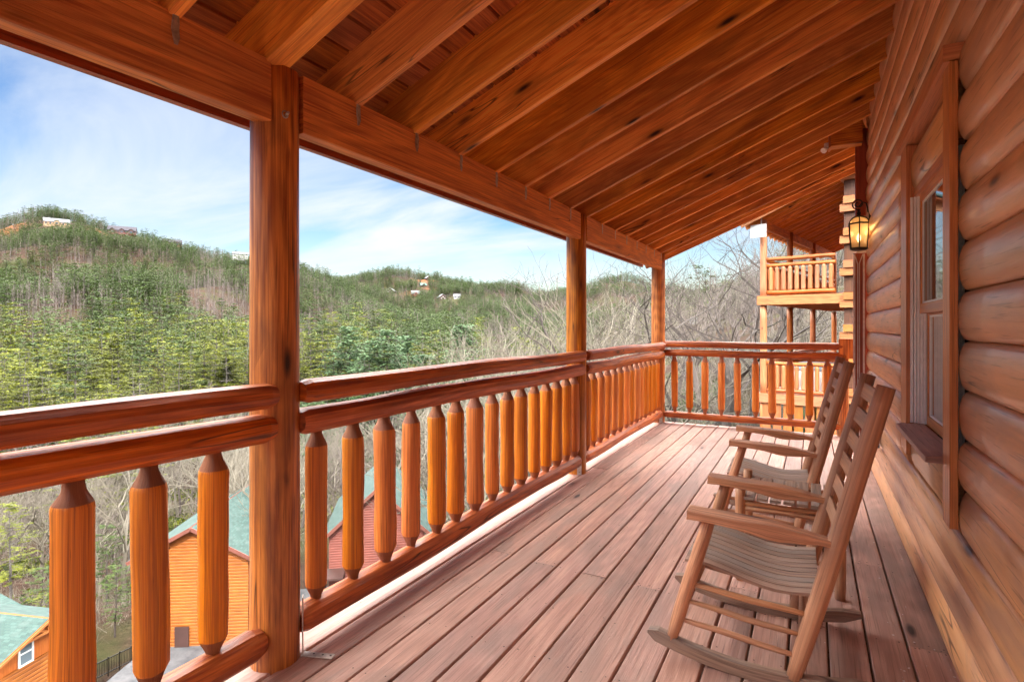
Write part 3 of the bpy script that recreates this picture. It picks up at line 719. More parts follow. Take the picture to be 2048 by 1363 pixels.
m=MB(); m.sweep([(-.55,4.2,nz(-.55)+.22),(4.5,4.2,nz(4.5)+.22)],rect(4.75,.015)); m.sweep([(4.5,4.2,nz(4.5)+.22),(9.5,4.2,nz(-.55)+.22)],rect(4.75,.015)); m.build('roof','ceil',nb)
m=MB(); m.sweep([(-.58,4.2,nz(-.55)+.27),(4.5,4.2,nz(4.5)+.27)],rect(4.8,.02)); m.sweep([(4.52,4.2,nz(4.5)+.27),(9.5,4.2,nz(-.55)+.27)],rect(4.8,.02)); m.build('roof_shingles','teal',nb)
m=MB(); m.box(NW+.3,9,.3,8.9,-6,5.0,'z'); m.build('cabin_wall','nbr',nb)
# stacked log corner, alternating ends
lm=MB(); z=-5.6; i=0
while z<5.0:
    if i%2==0: lm.box(NW+.10,NW+.50,-.08,.3,z,z+.385,'z',mi=1)
    else:
        lm.box(NW+.02,NW+.62,-.16,.3,z+.01,z+.19,'x',mi=0); lm.box(NW+.10,NW+.58,-.2,.3,z+.2,z+.375,'x',mi=2)
    z+=.39; i+=1
lm.build('log_corner',['nbp','nbd','nb'],nb)
m=MB()
for i in range(7): m.box(.0+i*.26,.0+i*.26+.2,-.09,-.07,-6,-.66,'z')
m.build('skirting_boards','nb',nb)
g=empty('hot_tub',nb.matrix_basis@Vector((1.25,1.5,-.42)),'pale hot tub with dark folded cover on the neighbouring lower porch','hot tub',rz=R(-12.5))
m=MB(); m.sweep([(0,0,0),(0,0,.62)],[(-.75,-.85),(.75,-.85),(.8,-.8),(.8,.8),(.75,.85),(-.75,.85),(-.8,.8),(-.8,-.8)],up=(0,1,0)); m.build('cabinet','vinyl',g)
m=MB(); m.sweep([(0,0,.62),(0,0,.75)],[(-.78,-.88),(.78,-.88),(.83,-.83),(.83,.83),(.78,.88),(-.78,.88),(-.83,.83),(-.83,-.83)],scl=[1,.97],up=(0,1,0)); m.build('cover','greybox',g)
wb=empty('antenna_panel',nb.matrix_basis@Vector((-.06,-.2,3.9)),'square white antenna panel on an arm on top of the cabin corner post','antenna',rz=R(-12.5))
m=MB(); m.sweep([(0,-.03,-.18),(0,-.03,.16)],[(-.2,-.02),(.2,-.02),(.2,.02),(-.2,.02)],up=(0,1,0)); m.build('panel','panel',wb)
m=MB(); m.tube([(.06,0,.1),(.06,.02,.36),(-.12,.05,.38)],.018,8); m.build('mount_arm','metal',wb)
# =============================================== TERRAIN
TAB={-700:[(2,-9),(15,-15),(40,-20),(90,-24),(160,-5),(260,25),(400,70),(520,90),(800,60),(3000,40)],
-100:[(2,-9),(12,-16),(25,-20),(60,-24),(110,-27),(150,-17),(200,-4),(300,27),(400,60),(470,84),(600,70),(3000,40)],
0:[(2,-9),(12,-16),(25,-20),(60,-24),(110,-27.5),(150,-18),(200,-5),(300,26),(400,59),(470,82),(600,70),(3000,40)],
60:[(2,-9),(12,-16),(25,-20),(60,-24),(110,-27.5),(150,-18),(200,-5),(300,26),(400,64),(480,98),(600,70),(3000,40)],
150:[(2,-9),(12,-16),(25,-20),(60,-24),(110,-27.5),(150,-18),(200,-5),(300,28),(400,64),(485,97),(600,70),(3000,40)],
250:[(2,-9),(12,-16),(25,-20),(60,-24),(108,-27),(150,-17),(200,-6),(300,20),(400,52),(480,79),(600,65),(3000,40)],
345:[(2,-9),(12,-16),(25,-19.6),(55,-21.5),(105,-27),(150,-18),(200,-8),(300,15),(400,43),(480,69),(600,60),(3000,40)],
480:[(2,-9),(12,-16),(25,-19.8),(55,-21),(100,-27),(150,-20),(200,-11),(300,10),(400,34),(480,60),(600,55),(3000,40)],
600:[(2,-9),(12,-15),(25,-19.8),(55,-21),(100,-27),(150,-20),(200,-12),(300,6),(400,29),(450,41),(560,42),(3000,40)],
700:[(2,-9),(12,-15),(25,-19.8),(60,-21),(100,-26),(150,-20),(200,-13),(300,1),(380,14),(450,25),(600,44),(680,56),(850,40),(3000,40)],
780:[(2,-9),(12,-14),(25,-19.5),(60,-21),(100,-26),(150,-22),(200,-15),(300,-3),(380,5),(450,12),(600,40),(690,65),(850,50),(3000,40)],
850:[(2,-9),(12,-13),(25,-18),(60,-22),(100,-26),(150,-24),(200,-18),(300,-8),(380,0),(450,8),(600,41),(695,70),(850,50),(3000,40)],
920:[(2,-9),(12,-12),(25,-17),(60,-22),(100,-26),(150,-24),(200,-19),(300,-9),(450,6),(600,37),(700,57),(850,45),(3000,40)],
980:[(2,-8),(12,-11),(25,-15),(60,-20),(100,-24),(150,-23),(200,-18),(300,-9),(450,6),(600,31),(700,42),(850,40),(3000,36)],
1100:[(2,-8),(12,-9),(25,-11),(60,-16),(100,-20),(150,-20),(200,-16),(300,-7),(450,8),(600,28),(700,41),(850,38),(3000,36)],
1200:[(2,-7),(12,-8),(25,-9),(60,-12),(100,-14),(150,-14),(200,-11),(300,-2),(450,14),(600,36),(700,52),(850,45),(3000,40)],
1330:[(2,-6),(12,-7),(25,-7.5),(60,-6),(100,-6),(150,-5),(200,-3),(300,4),(450,18),(600,36),(700,46),(850,45),(3000,40)],
1450:[(2,-5),(12,-6),(22,-6),(40,-3.5),(80,-2),(150,0),(200,2),(300,8),(450,20),(600,32),(700,38),(850,38),(3000,38)],
1560:[(2,-4),(12,-5),(20,-4.8),(35,-1.5),(60,0),(100,3),(150,6),(300,20),(450,30),(600,38),(3000,40)],
1700:[(2,-3.5),(12,-4),(20,-3.6),(35,0),(60,4),(100,10),(150,16),(300,34),(450,45),(600,55),(3000,60)],
2100:[(2,-3),(12,-3),(20,-2),(35,2),(60,8),(100,18),(150,28),(300,50),(600,80),(3000,90)]}
phk=[];rk=[]
NR=230; RR=np.geomspace(2.0,2600,NR)
for u in sorted(TAB):
    ph=math.atan((u-1024)/F); c=math.cos(ph)
    d=np.array([q[0] for q in TAB[u]])/c; z=np.array([q[1] for q in TAB[u]])
    phk.append(ph); rk.append(np.interp(RR,d,z))
# behind the camera
for ph,sc in ((R(90),1.0),(R(180),1.0)): phk.append(ph); rk.append(np.interp(RR,[2,20,60,200,2600],[-3,-1,8,50,80]))
phk.insert(0,R(-180)); rk.insert(0,np.interp(RR,[2,20,60,200,2600],[-3,-1,8,50,80])); phk.insert(1,R(-90)); rk.insert(1,np.interp(RR,[2,15,40,100,200,400,2600],[-8,-14,-18,-14,20,60,60]))
phk=np.array(phk); rk=np.array(rk)
PHI=np.concatenate([np.linspace(-PI,R(-52),40,endpoint=False),np.linspace(R(-52),R(48),330,endpoint=False),np.linspace(R(48),PI,40)])
G=np.array([np.interp(PHI,phk,rk[:,j]) for j in range(NR)]).T   # [phi,r]
# smooth along r and phi
def smooth(G,n):
    for _ in range(n):
        G=np.vstack([G[:1],(G[:-2]+2*G[1:-1]+G[2:])/4,G[-1:]]); 
        G=np.hstack([G[:,:1],(G[:,:-2]+2*G[:,1:-1]+G[:,2:])/4,G[:,-1:]])
    return G
G=smooth(G,5)
PP,RRm=np.meshgrid(PHI,RR,indexing='ij')
TX=RRm*np.sin(PP-A0); TY=RRm*np.cos(PP-A0)
def fbm(x,y,s,seed=0,o=4):
    out=np.zeros_like(x,dtype=float); a=1
    r_=np.random.default_rng(seed)
    for k in range(o):
        for q in range(3):
            an=r_.uniform(0,2*PI); ph=r_.uniform(0,6.28); f=2**k/s*r_.uniform(.8,1.2)
            out+=a*np.sin((x*math.cos(an)+y*math.sin(an))*f*2*PI+ph+1.3*np.sin((x*math.sin(an)-y*math.cos(an))*f*3.1+ph))
        a*=.5
    return out/4
amp=np.clip((RRm-55)/80,0,1)
G=G+fbm(TX,TY,150,3,4)*np.clip(RRm/450,0,1)*11*amp + fbm(TX,TY,14,5,3)*.5*amp*np.clip(RRm/60,0,1)
def terrain_z(ph,r):
    i=np.clip(np.searchsorted(PHI,ph)-1,0,len(PHI)-2); t=(ph-PHI[i])/(PHI[i+1]-PHI[i])
    lr=np.log(r/RR[0])/np.log(RR[-1]/RR[0])*(NR-1); j=np.clip(lr.astype(int),0,NR-2); s=lr-j
    return (G[i,j]*(1-t)*(1-s)+G[i+1,j]*t*(1-s)+G[i,j+1]*(1-t)*s+G[i+1,j+1]*t*s)
def tz(x,y):
    r=math.hypot(x,y); ph=math.atan2(x,y)+A0
    ph=(ph+PI)%(2*PI)-PI
    return float(terrain_z(np.array([ph]),np.array([max(r,2.01)]))[0])
nP=len(PHI)
verts=np.stack([TX,TY,G],-1).reshape(-1,3)
ii,jj=np.meshgrid(np.arange(nP-1),np.arange(NR-1),indexing='ij')
a=(ii*NR+jj).ravel(); faces=np.stack([a,a+NR,a+NR+1,a+1],-1)[:,::-1]
me=bpy.data.meshes.new('hillside'); me.from_pydata(verts.tolist(),[],faces.tolist()); me.polygons.foreach_set('use_smooth',[True]*len(faces))
soil=np.zeros(len(verts))
def hill_point(u,v,dmin=60,dmax=760):
    """where the sight line at a given bearing and height angle meets the hill"""
    ph=math.atan((u-1024)/F); d=np.linspace(dmin,dmax,700); r=d/math.cos(ph)
    z=terrain_z(np.full(700,ph),r); zz=H+(HZ-v)*d/F
    k=np.where(z>zz)[0]
    if len(k)==0:
        k=[int(np.argmax((z-H)/d))]
    k=k[0]; return at(u,float(d[k]),z=float(z[k])),float(d[k])
for (u,v,rad) in ((18,462,10),(205,468,9),(850,549,13),(860,575,8),(815,586,8),(385,800,2)):
    p,_=hill_point(u,v); dd=np.hypot(verts[:,0]-p.x,verts[:,1]-p.y); soil=np.maximum(soil,np.clip(1.6-dd/rad,0,1))
at_=me.attributes.new('soil','FLOAT','POINT'); at_.data.foreach_set('value',soil.astype(np.float32))
me.materials.append(M['ground']); hill=bpy.data.objects.new('hillside',me); C.objects.link(hill); hill['kind']='structure'
# =============================================== FAR CABINS ON THE RIDGES
def gable_cabin(name,pos,w,dp,hw,hr,rz,wallm,roofm,lab,deckm=None,gables=0,winrows=1,cat='cabin',group=None,foundation=3):
    t=empty(name,pos,lab,cat,group,rz)
    m=MB()
    for (x0,x1,y0,y1) in ((-w/2,w/2,-dp/2,dp/2),): 
        m.sweep([(-w/2,0,hw/2),(w/2,0,hw/2)],[(-dp/2,-hw/2-foundation),(dp/2,-hw/2-foundation),(dp/2,hw/2),(0,hw/2+hr),(-dp/2,hw/2)])
    m.build('wall',wallm,t)
    m=MB(); 
    for s in (-1,1):
        e=.5
        m.sweep([(-w/2-.4,s*(dp/4+e/2),0),(w/2+.4,s*(dp/4+e/2),0)],[(-(dp/4+e/2),hw+(hr if s>0 else -e*hr/(dp/2))),( (dp/4+e/2),hw+(-e*hr/(dp/2) if s>0 else hr)),((dp/4+e/2),hw+.18+(-e*hr/(dp/2) if s>0 else hr)),(-(dp/4+e/2),hw+.18+(hr if s>0 else -e*hr/(dp/2)))] if False else [(0,0),(0,0.01),(0.01,0)],cap=False) if False else None
        a=Vector((0,0,hw+hr+.05)); b=Vector((0,s*(dp/2+e),hw-e*hr/(dp/2)+.05))
        for q0,q1 in (((-w/2-.4),(w/2+.4)),):
            p=[Vector((q0,a.y,a.z)),Vector((q1,a.y,a.z)),Vector((q1,b.y,b.z)),Vector((q0,b.y,b.z))]
            n=(p[1]-p[0]).cross(p[2]-p[0]).normalized()*.15
            if n.z<0: n=-n; p=p[::-1]
            ln=(b-a).length
            uvs=[(0,ln),(w,ln),(w,0),(0,0)]
            m.face([x+n for x in p],uvs,(.5,.5)); m.face([x for x in p[::-1]],uvs,(.5,.5))
            for i in range(4): m.face([p[i],p[(i+1)%4],p[(i+1)%4]+n,p[i]+n],uvs,(.5,.5))
    m.build('roof',roofm,t)
    for gi in range(gables):
        gx=-w/2+w*(gi+.5)/gables; gw=min(3.2,w/gables*.8); gh=gw*.55
        m=MB(); m.sweep([(gx,-dp/2-1.2,hw*.55),(gx,0,hw*.55)],[(-gw/2,-hw*.5),(gw/2,-hw*.5),(gw/2,hw*.35),(0,hw*.35+gh),(-gw/2,hw*.35)]); o=m.build('gable_bay',wallm,t)
        m=MB()
        for s in (-1,1):
            m.sweep([(gx+s*gw*.29,-dp/2-1.6,hw*.9+gh*.5+.15),(gx+s*gw*.29,0,hw*.9+gh*.5+.15)],[(-gw*.33,-s*gh*.33*-1*0-.06),(gw*.33,-.06),(gw*.33,.06),(-gw*.33,.06)] ,up=(s*-gh*.0+s*.5,0,.85))
        m.build('bay_roof',roofm,o)
        m=MB(); m.box(gx-gw*.28,gx+gw*.28,-dp/2-1.26,-dp/2-1.22,hw*.3,hw*.8,'z'); m.build('window','farglass',o)
    nw=max(2,int(w/2.6))
    for rrow in range(winrows):
        z0=hw*(.25 if winrows==1 else (.08+.5*rrow)); 
        for i in range(nw):
            x=-w/2+w*(i+.5)/nw; m=MB(); m.box(x-.5,x+.5,-dp/2-.06,-dp/2-.01,z0,z0+hw/(winrows*2.2),'z'); m.build('window','farglass',t)
    for sx in (-1,1):
        for k_,(yy,zz_) in enumerate(((-dp*.22,hw*.3),(dp*.22,hw*.3),(0,hw*.95))):
            m=MB(); m.box(sx*(w/2+.02),sx*(w/2+.08),yy-dp*.09,yy+dp*.09,zz_,zz_+hw*.35,'z'); m.build('window','whitewall' if wallm=='brownwall' else 'farglass',t)
    if deckm:
        m=MB(); m.box(-w/2-.3,w/2+.3,-dp/2-2.8,-dp/2,-.2,0,'x'); m.box(-w/2-.3,w/2+.3,-dp/2-2.8,-dp/2-2.72,.35,.5,'x'); m.box(-w/2-.3,w/2+.3,-dp/2-2.8,-dp/2-2.72,.9,1.05,'x')
        for i in range(int(w/1.2)+1):
            x=-w/2+i*1.2; m.box(x-.06,x+.06,-dp/2-2.82,-dp/2-2.7,-foundation-2,1.0,'z')
        m.build('balcony',deckm,t)
    return t
def face_rz(p): return math.atan2(-p.x,p.y)  # turn local -y side to the camera
GR='cabins scattered over the far ridges'
FC=[(113,452,40,4.5,'tanwall','whiteroof','long pale roofed lodge with a centre gable high on the left ridge',None,1,1,.1),
(245,470,46,6,'brownwall','darkroof','large dark brown lodge with red balcony, biggest on the left ridge','redwall',3,2,-.2),
(344,493,33,5,'brownwall','darkroof','dark lodge with two gables alone on the skyline of the left ridge','redwall',2,1,.1),
(481,511,28,2,'whitewall','whiteroof','low white building on the skyline left of the closest post',None,0,1,0),
(782,586,20,3.5,'brownwall','greyroof','dark cabin with steep gable and white windows on the middle hill','brownwall',0,1,2.7),
(831,592,17,4.5,'redwall','whiteroof','bright red cabin with white roof on the middle hill','redwall',1,2,.4),
(856,559,12,3,'brownwall','whiteroof','highest little cabin with pale roof under the hilltop pines',None,0,1,3.9),
(846,573,12,3,'brownwall','greenroof','small cabin with pale green roof above the bright red cabin',None,1,1,.8),
(884,599,19,3.5,'brownwall','whiteroof','dark cabin with white roof and red rail right of the red cabin','redwall',0,1,3.6),
(914,597,13,3,'whitewall','whiteroof','plain white shed on the right shoulder of the middle hill',None,0,1,0),
(933,585,12,2.5,'tanwall','whiteroof','small tan cabin with white roof near the right shoulder skyline',None,0,1,.2),
(951,583,10,2.2,'brownwall','greyroof','tiny grey roofed cabin at the right end of the hilltop row',None,0,1,-.4),
(1387,650,13,2.5,'whitewall','whiteroof','white cabin glimpsed low between bare trees behind the far railing',None,0,1,.1)]
keep=[]
for (u,v,wpx,hwm,wm,rm,lab,dm,gb,wr,rz) in FC:
    p,d=hill_point(u,v); w=wpx*d/F
    zb=H+(HZ-v)*d/F; p.z=max(p.z,zb)
    hw=hwm*1.25
    gable_cabin('far_cabin',p,w,w*(.8 if abs(rz)>2 else .45),hw*.5,hw*.5*(1.3 if abs(rz)>2 else 1),face_rz(p)+rz*.5,wm,rm,lab,dm,gb,wr,'cabin',GR,4)
    keep.append((p.x,p.y,w*.75+6,d,u)); p.z+=2.2
# =============================================== NEAR CABINS BELOW
def house(pos,rz,w,dp,hw,hr,wallm,roofm,lab,over=.5,ridge='y'):
    """gable end faces local -y, ridge runs along y"""
    t=empty('log_cabin',pos,lab,'cabin',rz=rz)
    m=MB(); uo=(0,0)
    def wf(p,uv): m.face(p,uv,(.5,.5))
    wf([(-w/2,-dp/2,0),(w/2,-dp/2,0),(w/2,-dp/2,hw),(0,-dp/2,hw+hr),(-w/2,-dp/2,hw)],[(0,0),(w,0),(w,hw),(w/2,hw+hr),(0,hw)])
    wf([(w/2,dp/2,0),(-w/2,dp/2,0),(-w/2,dp/2,hw),(0,dp/2,hw+hr),(w/2,dp/2,hw)],[(0,0),(w,0),(w,hw),(w/2,hw+hr),(0,hw)])
    wf([(w/2,-dp/2,0),(w/2,dp/2,0),(w/2,dp/2,hw),(w/2,-dp/2,hw)],[(0,0),(dp,0),(dp,hw),(0,hw)])
    wf([(-w/2,dp/2,0),(-w/2,-dp/2,0),(-w/2,-dp/2,hw),(-w/2,dp/2,hw)],[(0,0),(dp,0),(dp,hw),(0,hw)])
    m.build('wall',wallm,t)
    r=MB(); k=hr/(w/2)
    for s in (-1,1):
        a=Vector((0,0,hw+hr+.04)); b=Vector((s*(w/2+over),0,hw-over*k+.04)); ln=(b-a).length
        y0,y1=-dp/2-over,dp/2+over
        p=[Vector((0,y0,a.z)),Vector((0,y1,a.z)),Vector((b.x,y1,b.z)),Vector((b.x,y0,b.z))]; uv=[(0,ln),(y1-y0,ln),(y1-y0,0),(0,0)]
        if s>0: p=p[::-1]; uv=uv[::-1]
        n=(p[1]-p[0]).cross(p[2]-p[0]).normalized()
        if n.z<0: p=p[::-1];uv=uv[::-1];n=-n
        n*=.14
        r.face([x+n for x in p],uv,(.5,.5)); r.face([x for x in p[::-1]],uv[::-1],(.5,.5),1)
        for i in range(4): r.face([p[i],p[(i+1)%4],p[(i+1)%4]+n,p[i]+n],uv,(.5,.5),1)
    ro=r.build('roof',[roofm,'barge'],t)
    for s in (-1,1):
        for y in (-dp/2-over-.03,dp/2+over+.03):
            f=MB(); f.sweep([(0,y,hw+hr+.06),(s*(w/2+over),y,hw-over*k+.06)],rect(.025,.12)); f.build('barge_board','barge',ro)
    return t
# orange cabin
zg=-20.2
pO=at(446,42,z=zg)
oc=house((pO.x,pO.y,zg),R(33),7.0,9,6.2,1.9,'orangelog','teal','orange log cabin with teal roof behind the left balusters')
m=MB(); m.sweep([(4.6,-4.2,2.75),(4.6,-.2,2.75)],[(-.9,.25),(.9,-.25),(.9,-.13),(-.9,.37)]); m.build('porch_roof','teal',oc)
for y in (-4.0,-.4):
    m=MB(); m.tube([(5.3,y,-.2),(5.3,y,2.6)],.09,8); m.build('downpipe' if y<-1 else 'porch_post','greenroof' if y<-1 else 'orangebat',oc)
m=MB(); m.box(-1.2,-.3,-4.62,-4.55,.1,1.5,'z') ; m.build('shed_door','brownwall',oc)
m=MB(); m.tube([(-1.6,.5,7.3),(-1.6,.5,7.95)],.06,8); m.build('vent_pipe','white',oc)
# bottom left cabin: main roof with a projecting truss gable facing the camera
AZL=R(108.18); pA=at(97,28,1240); zb0=-20.2
lc=empty('log_cabin',(pA.x,pA.y,zb0),'orange cabin with teal roof, truss gable and white window at the lower left','cabin',rz=AZL)
zA=pA.z-zb0
def slabroof(name,pr,mats,par):
    """pr: list of (p0,p1,p2,p3) with p0-p1 the ridge, p3-p2 the eave"""
    r=MB()
    for p in pr:
        p=[Vector(q) for q in p]; ln=(p[3]-p[0]).length; w_=(p[1]-p[0]).length; uv=[(0,ln),(w_,ln),(w_,0),(0,0)]
        n=(p[1]-p[0]).cross(p[2]-p[0]).normalized()
        if n.z<0: p=p[::-1];uv=uv[::-1];n=-n
        n*=.14; r.face([x+n for x in p],uv,(.5,.5)); r.face(p[::-1],uv[::-1],(.5,.5),1)
        for i in range(4): r.face([p[i],p[(i+1)%4],p[(i+1)%4]+n,p[i]+n],uv,(.5,.5),1)
    return r.build(name,mats,par)
ze=zA-.98; HW=2.45
def mz(y): return (-14.9-zb0)+.36*(y-3.75)
slabroof('roof',[((-9,9.2,mz(9.2)),(2.7,9.2,mz(9.2)),(2.7,2.7,mz(2.7)),(-9,2.7,mz(2.7))),((-9,9.2,mz(9.2)),(2.7,9.2,mz(9.2)),(2.7,15.5,mz(2.9)),(-9,15.5,mz(2.9)))],['teal','nb'],lc)
m=MB(); m.box(-8.6,2.2,3.4,15,0,mz(3.4)-.05,'x'); m.build('wall','orangelog',lc)
gb=MB(); yw=.55; wz=ze-.1; w2=2.0; spl=(-15.2-zb0)
gb.face([(-w2,yw,spl),(w2,yw,spl),(w2,yw,ze+.12),(0,yw,zA-.1),(-w2,yw,ze+.12)],[(0,0),(2*w2,0),(2*w2,1),(w2,2),(0,1)],(.5,.5))
gb.face([(-w2,yw-.05,0),(w2,yw-.05,0),(w2,yw-.05,spl),(-w2,yw-.05,spl)],[(0,0),(4,0),(4,spl),(0,spl)],(.5,.5),1)
for sx in (-1,1): 
    q=[(sx*w2,yw,0),(sx*w2,4,0),(sx*w2,4,ze+.12),(sx*w2,yw,ze+.12)]
    gb.face(q if sx>0 else q[::-1],[(0,0),(4,0),(4,4),(0,4)],(.5,.5),1)
gwall=gb.build('gable_wing',['orangebat','orangelog'],lc)
slabroof('wing_roof',[((0,-.1,zA),(0,7,zA),(-HW,7,ze),(-HW,-.1,ze)),((0,-.1,zA),(0,7,zA),(HW,7,ze),(HW,-.1,ze))],['teal','nb'],gwall)
tr=MB(); ty=-.02
for a,b in (((0,ty-.1,zA+.02),(-HW,ty-.1,ze+.02)),((0,ty-.1,zA+.02),(HW,ty-.1,ze+.02)),((-1.25,ty,zA-.52),(1.25,ty,zA-.52)),((0,ty+.06,zA-.5),(0,ty+.06,zA-.06)),((-.05,ty+.12,zA-.5),(-.55,ty+.12,zA-.24)),((.05,ty+.12,zA-.5),(.55,ty+.12,zA-.24)),((-HW+.05,ty+.1,ze+.0-.12),(-.2,ty+.1,zA-.22))): tr.bar(a,b,.09,.11)
tr.build('gable_truss','nb',gwall)
wd=MB(); x0,x1,z0,z1=-1.05,-.32,-15.2-zb0,-13.98-zb0
for (a,b,c,d) in ((x0,x0+.08,z0,z1),(x1-.08,x1,z0,z1),(x0+.08,x1-.08,z0,z0+.08),(x0+.08,x1-.08,z1-.08,z1),(x0+.08,x1-.08,(z0+z1)/2-.03,(z0+z1)/2+.03)): wd.box(a,b,yw-.07,yw-.01,c,d,'z')
wo=wd.build('window','white',gwall); g_=MB(); g_.box(x0+.08,x1-.08,yw-.035,yw-.02,z0+.08,z1-.08,'z'); g_.build('pane','greybox',wo)
pL=lc.matrix_basis@Vector((-3,8,0)); pL=Matrix.Translation(lc.location)@Matrix.Rotation(AZL,4,'Z')@Vector((-3,8,0))
# red cabin
pR=at(762,50,z=-21)
rc=house((pR.x,pR.y,-21),R(38),7.5,10,5.9,3.4,'redlog','teal','red log cabin with teal roof seen between the middle balusters')
m=MB(); m.sweep([(-3.4,-6.4,3.0),(3.0,-6.4,3.0)],[(-1.3,-.35),(1.3,.45),(1.3,.6),(-1.3,-.2)]) if False else m.sweep([(-.6,-6.0,3.1),(4.0,-6.0,3.1)],[(-1.2,-.55),(1.1,.5),(1.1,.62),(-1.2,-.43)],up=(0,0,1)); m.build('porch_roof','teal',rc)
m=MB()
for x in (-4.0,-2.6): 
    for y in (-6.8,-5.2): m.box(x-.08,x+.08,y-.08,y+.08,0,3,'z')
m.box(-4.15,-2.45,-6.95,-5.05,3.0,3.15,'x'); m.build('side_porch','brownwall',rc)
m=MB()
for z in (1.1,2.0): m.box(-4.0,-2.6,-6.93,-6.88,z-.04,z,'x')
for i in range(14): m.box(-4.0+i*.105,-3.97+i*.105,-6.92,-6.89,.2,1.06,'z')
m.build('side_porch_rail','brownwall',rc)
for x in (2.2,):
    m=MB(); m.box(x-.5,x+.5,-5.07,-5.01,1.8,3.1,'z'); w_=m.build('window','white',rc); m=MB(); m.box(x-.4,x+.4,-5.10,-5.075,1.9,3.0,'z'); m.build('pane','farglass',w_)
# road, kerb, fence
def drape(name,pts,wd,mat,off=.06,n=40,label=None):
    m=MB(); P=[]
    for i in range(n+1):
        t=i/n*(len(pts)-1); a=min(int(t),len(pts)-2); q=t-a; p=Vector(pts[a]).lerp(Vector(pts[a+1]),q); P.append(p)
    prev=None
    for i in range(n+1):
        t=(P[min(i+1,n)]-P[max(i-1,0)]); t.z=0; t.normalize(); s=Vector((t.y,-t.x,0))
        row=[P[i]+s*wd*(k/4-.5) for k in range(5)]
        row=[Vector((r.x,r.y,max(r.z,tz(r.x,r.y)+off))) for r in row]
        if prev:
            for k in range(4): m.face([prev[k],prev[k+1],row[k+1],row[k]][::-1],[(0,0)]*4,(.5,.5),0,True)
        prev=row
    return m.build(name,mat)
rd=[at(150,24,z=-19.6),at(330,32,z=-19.9),at(470,40,z=-20),at(620,42,z=-20.2),at(760,40,z=-20),at(950,36,z=-17)]
for q in rd: q.z=min(q.z,tz(q.x,q.y)+.3)
road=drape('road',rd,9,'asphalt',.12); road['kind']='structure'
fn=empty('metal_fence',at(225,35,z=-20),'low black metal fence beside the concrete kerb behind the balusters','fence')
m=MB(); a_=at(192,35.5,z=-20.1)-at(225,35,z=-20); b_=at(262,37.5,z=-20.1)-at(225,35,z=-20)
a_.z=tz(*(at(192,35.5)[:2]))+20.1; b_.z=tz(*(at(262,37.5)[:2]))+20.1
for z in (.15,1.05): m.bar(a_+Vector((0,0,z)),b_+Vector((0,0,z)),.05,.05)
m.build('rail','iron',fn)
for i in range(22):
    p=a_.lerp(b_,i/21); m=MB(); m.bar(p+Vector((0,0,-.1 if i%7==0 else .15)),p+Vector((0,0,1.15 if i%7==0 else 1.05)),.05 if i%7==0 else .02,.05 if i%7==0 else .02,up=(0,1,0)); m.build('picket','iron',fn)
# =============================================== TREES
class NP:   # numpy triangle soup
    def __init__(s): s.t=[];s.pc=[];s.mi=[]
    def tri(s,a,b,c,pc,mi): s.t.append((tuple(a),tuple(b),tuple(c))); s.pc.append(pc); s.mi.append(mi)
    def arr(s): return np.array(s.t,dtype=np.float32),np.array(s.pc,dtype=np.float32),np.array(s.mi,dtype=np.int32)
def mesh_from(name,T,pc,mi,mats):
    n=len(T); me=bpy.data.meshes.new(name); me.vertices.add(n*3); me.vertices.foreach_set('co',T.reshape(-1))
    me.loops.add(n*3); me.loops.foreach_set('vertex_index',np.arange(n*3,dtype=np.int32)); me.polygons.add(n)
    me.polygons.foreach_set('loop_start',np.arange(0,n*3,3,dtype=np.int32)); me.polygons.foreach_set('loop_total',np.full(n,3,dtype=np.int32))
    u=me.uv_layers.new(name='pc'); uv=np.zeros((n,3,2),dtype=np.float32); uv[:,:,0]=pc[:,None]; u.data.foreach_set('uv',uv.reshape(-1))
    for m in mats: me.materials.append(M[m])
    me.polygons.foreach_set('material_index',mi); me.update(calc_edges=True); return me
def tubetri(s,a,b,ra,rb,pc,mi,k=3):
    a,b=Vector(a),Vector(b); t=(b-a)
    if t.length<1e-5: return
    t.normalize(); x=t.cross(Vector((0,0,1)) if abs(t.z)<.9 else Vector((1,0,0))).normalized(); y=t.cross(x)
    A=[a+(x*math.cos(2*PI*j/k)+y*math.sin(2*PI*j/k))*ra for j in range(k)]; B=[b+(x*math.cos(2*PI*j/k)+y*math.sin(2*PI*j/k))*rb for j in range(k)]
    for j in range(k):
        j2=(j+1)%k; s.tri(A[j],A[j2],B[j2],pc,mi)
        if rb>ra*.12: s.tri(A[j],B[j2],B[j],pc,mi)
def rnd(a,b): return rng.uniform(a,b)
